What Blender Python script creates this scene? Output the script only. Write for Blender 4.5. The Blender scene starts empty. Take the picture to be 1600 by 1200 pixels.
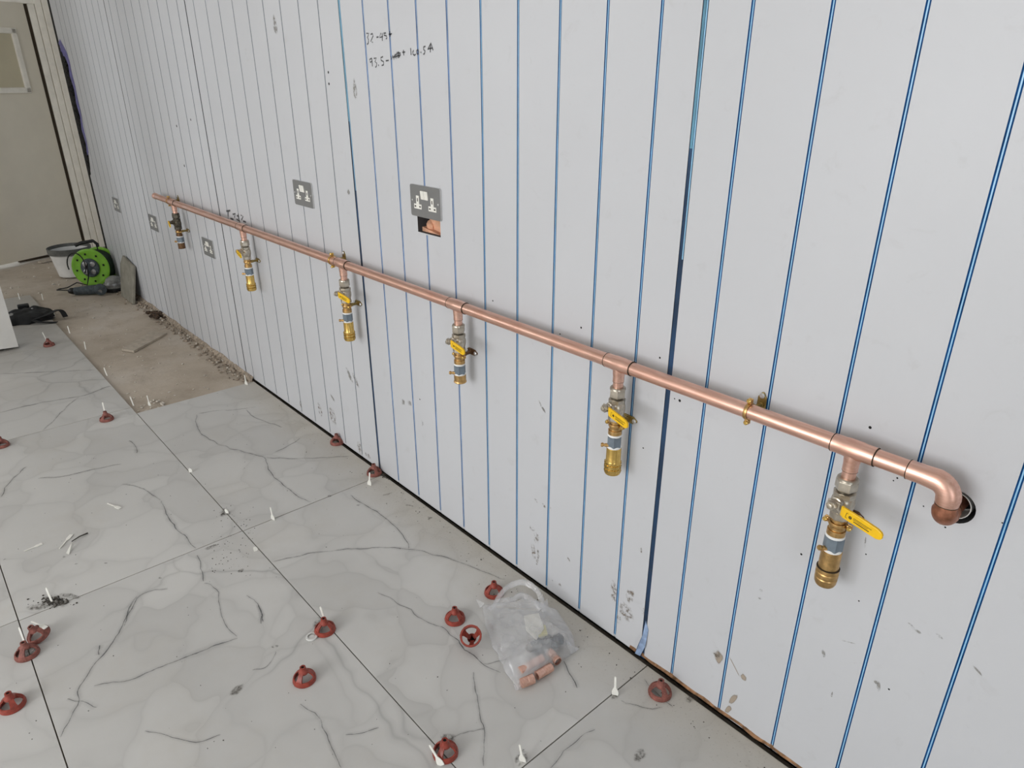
import bpy, bmesh, math, random
import numpy as np
from mathutils import Vector, Matrix, noise
random.seed(7)
scn = bpy.context.scene
COL = scn.collection

# ------------------------------------------------------------------ camera
FPX, YAW, PITCH, ROLL = 1085.4459, 0.843902, 0.412007, -0.000602
CAMD, CAMH = 1.1077, 1.31176            # distance from the panelled wall, height over the tiles
_fw = Vector((-math.sin(YAW)*math.cos(PITCH), math.cos(YAW)*math.cos(PITCH), -math.sin(PITCH)))
_r0 = Vector((math.cos(YAW), math.sin(YAW), 0)); _u0 = _r0.cross(_fw)
_r = math.cos(ROLL)*_r0 + math.sin(ROLL)*_u0; _u = -math.sin(ROLL)*_r0 + math.cos(ROLL)*_u0
CAMP = Vector((0, -CAMD, CAMH))
cam_d = bpy.data.cameras.new('camera'); cam = bpy.data.objects.new('camera', cam_d); COL.objects.link(cam)
cam_d.sensor_width = 36; cam_d.lens = 36*FPX/1600; cam_d.clip_start = 0.02
cam.matrix_world = Matrix(((_r.x, _u.x, -_fw.x, CAMP.x), (_r.y, _u.y, -_fw.y, CAMP.y), (_r.z, _u.z, -_fw.z, CAMP.z), (0, 0, 0, 1)))
scn.camera = cam

def ray(u, v): return _fw + (u-800)/FPX*_r - (v-600)/FPX*_u
def fl(u, v, z=0.0):                     # point of the horizontal plane z
    d = ray(u, v); return CAMP + d*((z-CAMH)/d.z)
def wl(u, v, y=0.0):                     # point of a plane parallel to the panelled wall
    d = ray(u, v); return CAMP + d*((y+CAMD)/d.y)

# ------------------------------------------------------------------ world, lights, exposure
w = bpy.data.worlds.new('world'); scn.world = w; w.use_nodes = True
w.node_tree.nodes['Background'].inputs[0].default_value = (0.75, 0.87, 1.0, 1)
w.node_tree.nodes['Background'].inputs[1].default_value = 1.2

def area(name, loc, rot, sx, sy, power, col):
    l = bpy.data.lights.new(name, 'AREA'); l.shape = 'RECTANGLE'; l.size = sx; l.size_y = sy
    l.energy = power; l.color = col
    o = bpy.data.objects.new(name, l); COL.objects.link(o); o.location = loc; o.rotation_euler = rot
    return o
area('window_daylight', (-1.0, -4.28, 1.5), (math.radians(90), 0, 0), 2.5, 1.9, 85, (1.0, 0.985, 0.97))
area('far_fill_light', (-5.6, -4.28, 1.5), (math.radians(90), 0, 0), 1.6, 1.6, 25, (1.0, 0.985, 0.96))  # fill lamp added to brighten the far end
area('side_fill_light', (3.38, -2.6, 1.2), (math.radians(90), 0, math.radians(90)), 1.2, 2.0, 22, (0.93, 0.97, 1.0))  # fill lamp added in the unseen side doorway
scn.view_settings.view_transform = 'Standard'; scn.view_settings.look = 'None'
scn.view_settings.exposure = 0.0; scn.view_settings.gamma = 1.0; scn.view_settings.use_curve_mapping = False

# ------------------------------------------------------------------ materials
def srgb(r, g, b):
    f = lambda c: (c/255/12.92 if c/255 <= 0.04045 else ((c/255+0.055)/1.055)**2.4)
    return (f(r), f(g), f(b), 1)
MATS = {}
class NT:
    def __init__(s, name):
        s.m = bpy.data.materials.new(name); s.m.use_nodes = True; s.t = s.m.node_tree
        s.b = s.t.nodes['Principled BSDF']; s.out = s.t.nodes['Material Output']; MATS[name] = s.m
    def n(s, typ, **kw):
        nd = s.t.nodes.new(typ)
        for k, v in kw.items():
            if k.startswith('i_'):
                key = k[2:]
                nd.inputs[int(key) if key.isdigit() else key.replace('_', ' ')].default_value = v
            else: setattr(nd, k, v)
        return nd
    def l(s, a, b): s.t.links.new(a, b)
    def ramp(s, src, stops):
        r = s.n('ShaderNodeValToRGB'); e = r.color_ramp.elements
        while len(e) < len(stops): e.new(0.5)
        for k, (p, c) in enumerate(stops): e[k].position = p; e[k].color = c if len(c) == 4 else (*c, 1)
        s.l(src, r.inputs[0]); return r
    def mix(s, fac, a, b, mode='MIX'):
        x = s.n('ShaderNodeMix', data_type='RGBA', blend_type=mode)
        for sock, val in ((x.inputs[0], fac), (x.inputs[6], a), (x.inputs[7], b)):
            if hasattr(val, 'is_output') or hasattr(val, 'links'): s.l(val, sock)
            else: sock.default_value = val
        return x.outputs[2]
    def noise(s, scale, detail=4, rough=0.55, vec=None, dist=0.0):
        x = s.n('ShaderNodeTexNoise'); x.inputs['Scale'].default_value = scale; x.inputs['Detail'].default_value = detail
        x.inputs['Roughness'].default_value = rough; x.inputs['Distortion'].default_value = dist
        if vec is not None: s.l(vec, x.inputs['Vector'])
        return x
    def bump(s, h, strength, dist):
        x = s.n('ShaderNodeBump'); x.inputs['Strength'].default_value = strength; x.inputs['Distance'].default_value = dist
        s.l(h, x.inputs['Height']); s.l(x.outputs[0], s.b.inputs['Normal'])
def simple(name, col, rough=0.5, metal=0.0, var=0.06, scale=30, bump=0.0, spec=0.5):
    """procedural: base colour with a noise tint, slight bump"""
    t = NT(name); tc = t.n('ShaderNodeTexCoord'); no = t.noise(scale, 4, 0.6, tc.outputs['Object'])
    d = tuple(max(0, c*(1-var*2)) for c in col[:3])+(1,); h = tuple(min(1, c*(1+var)) for c in col[:3])+(1,)
    r = t.ramp(no.outputs[0], [(0.3, d), (0.7, h)]); t.l(r.outputs[0], t.b.inputs['Base Color'])
    t.b.inputs['Roughness'].default_value = rough; t.b.inputs['Metallic'].default_value = metal
    t.b.inputs['Specular IOR Level'].default_value = spec
    if bump: t.bump(no.outputs[0], bump, 0.002)
    return t.m
def paint_mat(name, col, dirt, amt):
    t = NT(name); tc = t.n('ShaderNodeTexCoord'); P = tc.outputs['Object']
    n1 = t.noise(1.7, 3, 0.5, P); n2 = t.noise(22, 5, 0.65, P, 0.6)
    base = t.ramp(n1.outputs[0], [(0.25, tuple(c*0.96 for c in col[:3])), (0.75, tuple(min(1, c*1.03) for c in col[:3]))])
    f = t.ramp(n2.outputs[0], [(0.60, (0, 0, 0)), (0.80, (amt, amt, amt))])
    t.l(t.mix(f.outputs[0], base.outputs[0], dirt), t.b.inputs['Base Color'])
    t.b.inputs['Roughness'].default_value = 0.42; t.b.inputs['Specular IOR Level'].default_value = 0.4
    t.bump(t.noise(400, 2, 0.5, P).outputs[0], 0.05, 0.0005)
    return t.m
paint_mat('panel_paint', srgb(199, 200, 203), srgb(150, 145, 138), 0.16)
simple('panel_core_shade', srgb(70, 70, 72), 0.9)  # dark tone paints the shade inside the cut openings
simple('film_blue_shaded', srgb(28, 92, 150), 0.3, var=0.25, scale=14)  # flank colour: thicker film plus groove shading painted in
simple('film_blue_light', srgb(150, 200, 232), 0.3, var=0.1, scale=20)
simple('film_mid_shaded', srgb(78, 112, 165), 0.35, var=0.25, scale=10)
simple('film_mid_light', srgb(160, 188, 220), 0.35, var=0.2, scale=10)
simple('groove_shade_grey', srgb(120, 127, 136), 0.5, var=0.1, scale=10)  # also paints shade into the bare grooves of the far panels
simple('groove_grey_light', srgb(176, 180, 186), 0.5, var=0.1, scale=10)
simple('seam_navy', srgb(34, 66, 100), 0.35, var=0.3, scale=6)
simple('seam_teal', srgb(95, 145, 168), 0.3, var=0.25, scale=5)
simple('seam_dark', srgb(42, 52, 62), 0.6, var=0.2)
simple('film_flap', srgb(150, 172, 205), 0.25, var=0.2, scale=40)
simple('film_purple', srgb(92, 88, 158), 0.35, var=0.2)
simple('void_black', srgb(22, 21, 19), 0.95, var=0.4, scale=60, bump=0.6)
simple('core_brown', srgb(150, 112, 80), 0.9, var=0.35, scale=60, bump=0.8)
simple('timber_raw', srgb(226, 172, 140), 0.85, var=0.2, scale=25, bump=0.4)
simple('plaster_white', srgb(215, 213, 208), 0.85, var=0.05, scale=6)
simple('plaster_dull', srgb(196, 190, 178), 0.85, var=0.05, scale=3)
simple('cream_gloss', srgb(222, 214, 198), 0.4, var=0.03, scale=4)
simple('cream_panel', srgb(196, 186, 160), 0.5, var=0.04, scale=4)
simple('frame_white', srgb(236, 230, 218), 0.45, var=0.05, scale=12)
simple('gap_brown', srgb(70, 58, 44), 0.9)
simple('white_plastic', srgb(238, 236, 228), 0.4, var=0.04, scale=60)
simple('steel_plate', srgb(128, 128, 127), 0.5, 0.35, var=0.04, scale=6)
simple('plate_side', srgb(205, 205, 204), 0.35, 0.7, var=0.03)
simple('black_plastic', srgb(24, 25, 26), 0.45, var=0.3, scale=40)
simple('black_fabric', srgb(20, 21, 23), 0.75, var=0.35, scale=30, bump=0.6)
simple('dark_slot', srgb(80, 76, 72), 0.8)
simple('nickel', srgb(200, 192, 178), 0.33, 0.95, var=0.12, scale=90, bump=0.1)
simple('nickel_dark', srgb(105, 100, 90), 0.45, 0.9, var=0.2, scale=90)
simple('brass', srgb(228, 192, 112), 0.27, 1.0, var=0.12, scale=70)
simple('brass_dull', srgb(206, 168, 112), 0.36, 1.0, var=0.18, scale=70)
simple('brass_olive', srgb(164, 144, 92), 0.42, 1.0, var=0.2, scale=80)
simple('bronze_brown', srgb(120, 92, 66), 0.5, 0.8, var=0.2, scale=80)
simple('ptfe_white', srgb(238, 238, 236), 0.7, var=0.03)
simple('hex_grey', srgb(118, 130, 140), 0.45, 0.25, var=0.1, scale=40)
simple('lever_yellow', srgb(246, 196, 14), 0.38, var=0.05, scale=50)
simple('print_black', srgb(40, 34, 20), 0.7)
simple('reel_green', srgb(126, 186, 46), 0.4, var=0.08, scale=20)
simple('cable_green', srgb(24, 50, 28), 0.5, var=0.3, scale=30)
simple('bucket_white', srgb(214, 212, 208), 0.5, var=0.06, scale=8)
simple('bucket_grey', srgb(92, 92, 88), 0.7, var=0.2, scale=20)
simple('tool_grey', srgb(74, 84, 90), 0.5, var=0.3, scale=50)
simple('tool_silver', srgb(168, 168, 168), 0.35, 0.7, var=0.25, scale=40)
simple('dome_grey', srgb(140, 140, 136), 0.25, var=0.25, scale=25)
simple('offcut_grey', srgb(142, 138, 126), 0.8, var=0.15, scale=15, bump=0.3)
simple('offcut_pale', srgb(186, 175, 160), 0.8, var=0.12, scale=30)
simple('cap_red', srgb(150, 62, 48), 0.42, var=0.2, scale=120)
simple('cap_dusty', srgb(140, 84, 74), 0.65, var=0.25, scale=120)
simple('ring_clear', srgb(222, 222, 218), 0.3, var=0.05)
simple('rubble', srgb(164, 150, 134), 0.95, var=0.3, scale=60, bump=0.7)
simple('rubble_pale', srgb(202, 194, 182), 0.95, var=0.15, scale=60, bump=0.5)
simple('clump_brown', srgb(74, 58, 44), 0.95, var=0.4, scale=60, bump=0.8)
simple('dust_dark', srgb(74, 70, 64), 0.95, var=0.3, scale=90, bump=0.6)
simple('paper_white', srgb(226, 224, 216), 0.7, var=0.06, scale=30)
simple('paper_yellow', srgb(226, 218, 150), 0.7, var=0.06, scale=30)
simple('ceiling_paint', srgb(222, 221, 218), 0.9, var=0.02, scale=3)

t = NT('copper'); P = t.n('ShaderNodeTexCoord').outputs['Object']
mp = t.n('ShaderNodeMapping'); t.l(P, mp.inputs[0]); mp.inputs['Scale'].default_value = (3, 40, 40)
n1 = t.noise(6, 5, 0.6, mp.outputs[0]); n2 = t.noise(9, 4, 0.6, P)
c1 = t.ramp(n1.outputs[0], [(0.3, srgb(224, 174, 154)), (0.7, srgb(244, 204, 187))])
t.l(t.mix(t.ramp(n2.outputs[0], [(0.5, (0, 0, 0)), (0.8, (0.35, 0.35, 0.35))]).outputs[0], c1.outputs[0], srgb(204, 144, 122)), t.b.inputs['Base Color'])
t.l(t.ramp(n2.outputs[0], [(0.3, (0.28,)*3), (0.75, (0.46,)*3)]).outputs[0], t.b.inputs['Roughness'])
t.b.inputs['Metallic'].default_value = 1.0
simple('copper_dark', srgb(186, 128, 102), 0.45, 1.0, var=0.25, scale=60)
simple('joint_line', srgb(64, 52, 36), 0.7, 0.4)

# marble tile: clouds, soft creases, fine veins, dust and speckle
t = NT('marble_tile'); tc = t.n('ShaderNodeTexCoord'); oi = t.n('ShaderNodeObjectInfo')
geo = t.n('ShaderNodeNewGeometry'); G = geo.outputs['Position']
off = t.n('ShaderNodeVectorMath', operation='SCALE'); off.inputs['Scale'].default_value = 9.0
cb = t.n('ShaderNodeCombineXYZ'); t.l(oi.outputs['Random'], cb.inputs[0]); t.l(oi.outputs['Random'], cb.inputs[1]); t.l(cb.outputs[0], off.inputs[0])
ad = t.n('ShaderNodeVectorMath', operation='ADD'); t.l(G, ad.inputs[0]); t.l(off.outputs[0], ad.inputs[1]); V = ad.outputs[0]
nw = t.noise(2.6, 3, 0.5, V); ws = t.n('ShaderNodeVectorMath', operation='SCALE'); ws.inputs['Scale'].default_value = 0.42
t.l(nw.outputs['Color'], ws.inputs[0]); wv = t.n('ShaderNodeVectorMath', operation='ADD'); t.l(V, wv.inputs[0]); t.l(ws.outputs[0], wv.inputs[1])
v1 = t.n('ShaderNodeTexVoronoi', feature='F1'); v1.inputs['Scale'].default_value = 5.0; t.l(wv.outputs[0], v1.inputs['Vector'])
v2 = t.n('ShaderNodeTexVoronoi', feature='DISTANCE_TO_EDGE'); v2.inputs['Scale'].default_value = 5.0; t.l(wv.outputs[0], v2.inputs['Vector'])
v3 = t.n('ShaderNodeTexVoronoi', feature='DISTANCE_TO_EDGE'); v3.inputs['Scale'].default_value = 2.1; t.l(wv.outputs[0], v3.inputs['Vector'])
sep = t.n('ShaderNodeSeparateColor'); t.l(v1.outputs['Color'], sep.inputs[0])
cloud = t.noise(2.2, 4, 0.5, V)
base = t.ramp(cloud.outputs[0], [(0.3, srgb(197, 195, 191)), (0.7, srgb(210, 208, 204))])
cell = t.ramp(sep.outputs[0], [(0.0, srgb(170, 169, 167)), (1.0, srgb(206, 205, 202))])
c = t.mix(0.32, base.outputs[0], cell.outputs[0])
cre = t.ramp(v2.outputs[0], [(0.0, (0.13,)*3), (0.04, (0.05,)*3), (0.14, (0,)*3)])
c = t.mix(cre.outputs[0], c, srgb(120, 118, 115))
msk = t.ramp(t.noise(1.3, 2, 0.5, V).outputs[0], [(0.50, (0,)*3), (0.66, (0.38,)*3)])
vein = t.ramp(v3.outputs[0], [(0.0, (1,)*3), (0.012, (0.35,)*3), (0.035, (0,)*3)])
vm = t.n('ShaderNodeMath', operation='MULTIPLY'); t.l(msk.outputs[0], vm.inputs[0]); t.l(vein.outputs[0], vm.inputs[1])
c = t.mix(vm.outputs[0], c, srgb(104, 104, 104))
# building dust lying thickest along the foot of the wall
sx = t.n('ShaderNodeSeparateXYZ'); t.l(G, sx.inputs[0])
dn = t.noise(7, 5, 0.65, G); sp = t.noise(150, 3, 0.7, G)
yy = t.n('ShaderNodeMath', operation='MULTIPLY_ADD'); t.l(dn.outputs[0], yy.inputs[0]); yy.inputs[1].default_value = 0.16; t.l(sx.outputs[1], yy.inputs[2])
near = t.n('ShaderNodeMapRange'); t.l(yy.outputs[0], near.inputs[0]); near.inputs[1].default_value = -0.10; near.inputs[2].default_value = 0.09
near.inputs[3].default_value = 0.0; near.inputs[4].default_value = 0.60
c = t.mix(near.outputs[0], c, srgb(180, 171, 155))
spk = t.ramp(sp.outputs[0], [(0.60, (0,)*3), (0.72, (1,)*3)])
dm = t.n('ShaderNodeMath', operation='MULTIPLY_ADD'); t.l(near.outputs[0], dm.inputs[0]); dm.inputs[1].default_value = 1.1; dm.inputs[2].default_value = 0.03
sm = t.n('ShaderNodeMath', operation='MULTIPLY'); t.l(spk.outputs[0], sm.inputs[0]); t.l(dm.outputs[0], sm.inputs[1])
c = t.mix(sm.outputs[0], c, srgb(112, 103, 90))
pat = t.ramp(t.noise(2.6, 5, 0.7, G).outputs[0], [(0.52, (0,)*3), (0.74, (0.30,)*3)])
c = t.mix(pat.outputs[0], c, srgb(184, 177, 165))
# trampled dust where the screed begins, getting heavier towards the door
fx = t.n('ShaderNodeMapRange'); t.l(sx.outputs[0], fx.inputs[0]); fx.inputs[1].default_value = -3.4; fx.inputs[2].default_value = -4.9
fx.inputs[3].default_value = 0.0; fx.inputs[4].default_value = 0.55
c = t.mix(fx.outputs[0], c, srgb(150, 142, 130))
t.l(c, t.b.inputs['Base Color']); t.b.inputs['Specular IOR Level'].default_value = 0.35
t.l(t.ramp(dn.outputs[0], [(0.3, (0.38,)*3), (0.7, (0.58,)*3)]).outputs[0], t.b.inputs['Roughness'])
simple('tile_body', srgb(176, 172, 164), 0.8, var=0.08)

t = NT('screed'); G = t.n('ShaderNodeNewGeometry').outputs['Position']
a = t.noise(2.4, 6, 0.62, G); b = t.noise(26, 5, 0.7, G); d = t.noise(9, 5, 0.7, G)
c = t.ramp(a.outputs[0], [(0.28, srgb(170, 158, 143)), (0.5, srgb(188, 176, 161)), (0.72, srgb(197, 188, 177))]).outputs[0]
c = t.mix(t.ramp(d.outputs[0], [(0.5, (0,)*3), (0.75, (0.45,)*3)]).outputs[0], c, srgb(146, 131, 114))
c = t.mix(t.ramp(b.outputs[0], [(0.62, (0,)*3), (0.8, (0.6,)*3)]).outputs[0], c, srgb(204, 196, 184))
t.l(c, t.b.inputs['Base Color']); t.b.inputs['Roughness'].default_value = 0.92; t.b.inputs['Specular IOR Level'].default_value = 0.2
t.bump(b.outputs[0], 0.5, 0.004)

def fade_mat(name, col, amt, scale, lo, hi, rough=0.7):
    """flat mark: its 'edge' attribute fades it out, noise breaks it up"""
    t = NT(name); at = t.n('ShaderNodeAttribute', attribute_name='edge'); G = t.n('ShaderNodeNewGeometry').outputs['Position']
    no = t.noise(scale, 5, 0.65, G); r = t.ramp(no.outputs[0], [(lo, (0,)*3), (hi, (1,)*3)])
    m = t.n('ShaderNodeMath', operation='MULTIPLY'); t.l(at.outputs['Fac'], m.inputs[0]); t.l(r.outputs[0], m.inputs[1])
    m2 = t.n('ShaderNodeMath', operation='MULTIPLY'); t.l(m.outputs[0], m2.inputs[0]); m2.inputs[1].default_value = amt
    t.b.inputs['Base Color'].default_value = col; t.b.inputs['Roughness'].default_value = rough
    t.l(m2.outputs[0], t.b.inputs['Alpha']); return t.m
fade_mat('vein_grey', srgb(92, 93, 95), 0.85, 26, 0.30, 0.62, 0.45)
fade_mat('scuff_brown', srgb(134, 121, 107), 0.85, 90, 0.46, 0.64)
fade_mat('scuff_grey', srgb(150, 147, 142), 0.85, 70, 0.38, 0.58)
fade_mat('glue_tan', srgb(166, 152, 136), 0.95, 60, 0.2, 0.4)
fade_mat('pencil', srgb(66, 66, 68), 0.85, 300, 0.2, 0.45)
fade_mat('grime', srgb(104, 99, 91), 0.8, 90, 0.40, 0.66)

t = NT('polythene'); tr = t.n('ShaderNodeBsdfTransparent'); mx = t.n('ShaderNodeMixShader'); gm = t.n('ShaderNodeMixShader')
P = t.n('ShaderNodeTexCoord').outputs['Object']
wn = t.noise(30, 3, 0.5, P, 1.2); t.bump(wn.outputs[0], 0.35, 0.006); nrm_ = t.b.inputs['Normal'].links[0].from_socket
df = t.n('ShaderNodeBsdfDiffuse'); df.inputs[0].default_value = srgb(236, 236, 238); tl = t.n('ShaderNodeBsdfTranslucent'); tl.inputs[0].default_value = srgb(236, 236, 238)
dm_ = t.n('ShaderNodeMixShader'); dm_.inputs[0].default_value = 0.12; t.l(df.outputs[0], dm_.inputs[1]); t.l(tl.outputs[0], dm_.inputs[2])
gl = t.n('ShaderNodeBsdfGlossy'); gl.inputs['Roughness'].default_value = 0.16; t.l(nrm_, gl.inputs['Normal'])
fr = t.ramp(t.noise(9, 3, 0.5, P).outputs[0], [(0.35, (0.20,)*3), (0.65, (0.42,)*3)])
t.l(fr.outputs[0], mx.inputs[0]); t.l(tr.outputs[0], mx.inputs[1]); t.l(dm_.outputs[0], mx.inputs[2])
gm.inputs[0].default_value = 0.11; t.l(mx.outputs[0], gm.inputs[1]); t.l(gl.outputs[0], gm.inputs[2]); t.l(gm.outputs[0], t.out.inputs[0])

# ------------------------------------------------------------------ mesh builder
class MB:
    def __init__(s): s.v = []; s.f = []; s.m = []; s.e = None
    def add(s, vs, fs, mi=0):
        o = len(s.v); s.v += [tuple(q) for q in vs]
        for f in fs: s.f.append(tuple(i+o for i in f)); s.m.append(mi)
    def box(s, c, d, mi=0, rot=None):
        c = Vector(c); x, y, z = d[0]/2, d[1]/2, d[2]/2
        vs = [Vector((a*x, b*y, e*z)) for a in (-1, 1) for b in (-1, 1) for e in (-1, 1)]
        if rot is not None: vs = [rot @ q for q in vs]
        s.add([c+q for q in vs], [(0, 1, 3, 2), (4, 6, 7, 5), (0, 4, 5, 1), (2, 3, 7, 6), (0, 2, 6, 4), (1, 5, 7, 3)], mi)
    def lathe(s, prof, o=(0, 0, 0), ax=(0, 0, 1), seg=24, mi=0, mis=None, caps=True, phase=0.0, knurl=None):
        """prof: (radius, height) pairs along ax; hex via seg=6"""
        o = Vector(o); ax = Vector(ax).normalized(); q = Vector((0, 0, 1)).rotation_difference(ax)
        base = len(s.v); n = len(prof)
        for k, (r, h) in enumerate(prof):
            for j in range(seg):
                a = phase+2*math.pi*j/seg
                rr = r
                if knurl and k in knurl: rr = r+(0.0014 if (j+k) % 2 else -0.0014)
                s.v.append(tuple(o + q @ Vector((rr*math.cos(a), rr*math.sin(a), h))))
        for k in range(n-1):
            for j in range(seg):
                j2 = (j+1) % seg
                s.f.append((base+k*seg+j, base+k*seg+j2, base+(k+1)*seg+j2, base+(k+1)*seg+j)); s.m.append(mis[k] if mis else mi)
        if caps:
            s.f.append(tuple(base+j for j in range(seg-1, -1, -1))); s.m.append(mis[0] if mis else mi)
            s.f.append(tuple(base+(n-1)*seg+j for j in range(seg))); s.m.append(mis[-1] if mis else mi)
    def tube(s, path, r, seg=12, closed=False, mi=0, caps=True):
        P = [Vector(p) for p in path]; n = len(P); base = len(s.v); up = None
        rs = r if isinstance(r, (list, tuple)) else [r]*n
        for i in range(n):
            if closed: d = (P[(i+1) % n]-P[i-1])
            else: d = P[min(i+1, n-1)]-P[max(i-1, 0)]
            d.normalize()
            if up is None: up = Vector((0, 0, 1)) if abs(d.z) < 0.9 else Vector((1, 0, 0))
            a = d.cross(up).normalized(); up = a.cross(d).normalized()
            for j in range(seg):
                t = 2*math.pi*j/seg; s.v.append(tuple(P[i]+rs[i]*(math.cos(t)*a+math.sin(t)*up)))
        for i in range(n if closed else n-1):
            for j in range(seg):
                j2 = (j+1) % seg; i2 = (i+1) % n
                s.f.append((base+i*seg+j, base+i*seg+j2, base+i2*seg+j2, base+i2*seg+j)); s.m.append(mi)
        if caps and not closed:
            s.f.append(tuple(base+j for j in range(seg-1, -1, -1))); s.m.append(mi)
            s.f.append(tuple(base+(n-1)*seg+j for j in range(seg))); s.m.append(mi)
    def prism(s, poly, o, ux, uy, th, mi=0):
        """polygon (a,b) in the frame ux,uy at o, extruded th along ux x uy"""
        o = Vector(o); ux = Vector(ux).normalized(); uy = Vector(uy).normalized(); nz = ux.cross(uy)
        n = len(poly); lo = [o+a*ux+b*uy for a, b in poly]; hi = [q+nz*th for q in lo]
        s.add(lo+hi, [tuple(range(n-1, -1, -1)), tuple(range(n, 2*n))]+[(i, (i+1) % n, (i+1) % n+n, i+n) for i in range(n)], mi)
    def blob(s, c, d, seed=0, amp=0.3, fr=1.6, sub=2, mi=0, flat=None):
        bm = bmesh.new(); bmesh.ops.create_icosphere(bm, subdivisions=sub, radius=1)
        vs = []
        for q in bm.verts:
            p = q.co.copy(); k = 1+amp*noise.noise(p*fr+Vector((seed*3.1, seed*1.7, seed)))
            p = Vector((p.x*d[0]*k, p.y*d[1]*k, p.z*d[2]*k))
            if flat is not None: p.z = max(p.z, flat)
            vs.append(Vector(c)+p)
        s.add(vs, [tuple(x.index for x in f.verts) for f in bm.faces], mi); bm.free()
    def build(s, name, mats, parent=None, smooth=35, bevel=0.0, loc=None):
        me = bpy.data.meshes.new(name); me.from_pydata(s.v, [], s.f)
        for m in ([mats] if isinstance(mats, str) else mats): me.materials.append(MATS[m])
        me.polygons.foreach_set('material_index', s.m)
        if s.e is not None:
            at = me.attributes.new('edge', 'FLOAT', 'POINT'); at.data.foreach_set('value', s.e)
        me.validate(); me.update()
        bm = bmesh.new(); bm.from_mesh(me); bmesh.ops.recalc_face_normals(bm, faces=bm.faces); bm.to_mesh(me); bm.free()
        if smooth:
            me.polygons.foreach_set('use_smooth', [True]*len(me.polygons)); me.set_sharp_from_angle(angle=math.radians(smooth))
        o = bpy.data.objects.new(name, me); COL.objects.link(o)
        if parent is not None: o.parent = parent
        if loc is not None: o.location = loc
        if bevel:
            b = o.modifiers.new('bevel', 'BEVEL'); b.width = bevel; b.segments = 2; b.limit_method = 'ANGLE'; b.angle_limit = math.radians(40)
        return o
def one(name, mat, fn, parent=None, **kw):
    m = MB(); fn(m); return m.build(name, mat, parent, **kw)
def tag(o, label, cat, group=None):
    o['label'] = label; o['category'] = cat
    if group: o['group'] = group
    return o
def thing(name, label, cat, loc=(0, 0, 0), rz=0.0, group=None):
    o = bpy.data.objects.new(name, None); COL.objects.link(o); o.empty_display_size = 0.05
    o.location = loc; o.rotation_euler = (0, 0, rz); return tag(o, label, cat, group)
def struct(o, label=None):
    o['kind'] = 'structure'
    if label: o['label'] = label
    return o
def copy_thing(root, loc, rz, label, group=None, mat=None):
    r = root.copy(); COL.objects.link(r); r.location = loc; r.rotation_euler = (0, 0, rz); r['label'] = label
    if group: r['group'] = group
    for ch in root.children:
        c = ch.copy(); COL.objects.link(c); c.parent = r
        for g in ch.children:
            d = g.copy(); COL.objects.link(d); d.parent = c
    return r
def boolean_cut(o, cutters):
    for c in cutters:
        md = o.modifiers.new('cut', 'BOOLEAN'); md.object = c; md.operation = 'DIFFERENCE'; md.solver = 'EXACT'
    dg = bpy.context.evaluated_depsgraph_get(); me = bpy.data.meshes.new_from_object(o.evaluated_get(dg))
    o.modifiers.clear(); o.data = me
    for c in cutters:
        d = c.data; bpy.data.objects.remove(c); bpy.data.meshes.remove(d)
def ribbon(mb, pts, wd, nrm, jit=0.0, fade_ends=True, lift=0.0003, amp=1.0):
    """soft-edged flat mark that follows pts on a surface of normal nrm"""
    nrm = Vector(nrm); P = []
    for a, b in zip(pts[:-1], pts[1:]):
        L = (b-a).length; k = max(1, int(L/0.012)) if jit else 1
        for i in range(k): P.append(a.lerp(b, i/k))
    P.append(pts[-1]); n = len(P); base = len(mb.v)
    if mb.e is None: mb.e = []
    for i, p in enumerate(P):
        d = P[min(i+1, n-1)]-P[max(i-1, 0)]
        sd = nrm.cross(d).normalized()
        q = p+nrm*lift
        if jit: q = q+sd*jit*(noise.noise(p*23.0)*1.6+noise.noise(p*70.0)*0.5)
        wv = wd*(0.55+0.9*abs(noise.noise(p*9.0+Vector((5, 1, 2))))) if jit else wd
        for k in (-2.2, -0.5, 0.5, 2.2): mb.v.append(tuple(q+sd*k*wv))
        en = 1.0
        if fade_ends: en = min(1.0, 0.25+min(i, n-1-i)/max(1, n*0.18))
        mb.e += [0.0, en*amp, en*amp, 0.0]
    for i in range(n-1):
        for k in range(3):
            a = base+i*4+k; mb.f.append((a, a+1, a+5, a+4)); mb.m.append(0)
def splat(mb, c, ux, uy, rx, ry, ang=0.0, seed=0, lift=0.0003, n=18):
    """flat irregular blotch that fades to its rim"""
    if mb.e is None: mb.e = []
    ux = Vector(ux); uy = Vector(uy); nz = ux.cross(uy); c = Vector(c)+nz*lift; base = len(mb.v)
    mb.v.append(tuple(c)); mb.e.append(1.0); ca, sa = math.cos(ang), math.sin(ang)
    for ring, e in ((0.62, 1.0), (1.0, 0.0)):
        for j in range(n):
            a = 2*math.pi*j/n; k = ring*(1+0.35*noise.noise(Vector((math.cos(a)*1.3+seed*2.3, math.sin(a)*1.3, seed))))
            x, y = rx*k*math.cos(a), ry*k*math.sin(a)
            mb.v.append(tuple(c+ux*(x*ca-y*sa)+uy*(x*sa+y*ca))); mb.e.append(e)
    for j in range(n):
        j2 = (j+1) % n
        mb.f.append((base, base+1+j, base+1+j2)); mb.m.append(0)
        mb.f.append((base+1+j, base+1+n+j, base+1+n+j2, base+1+j2)); mb.m.append(0)

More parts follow.
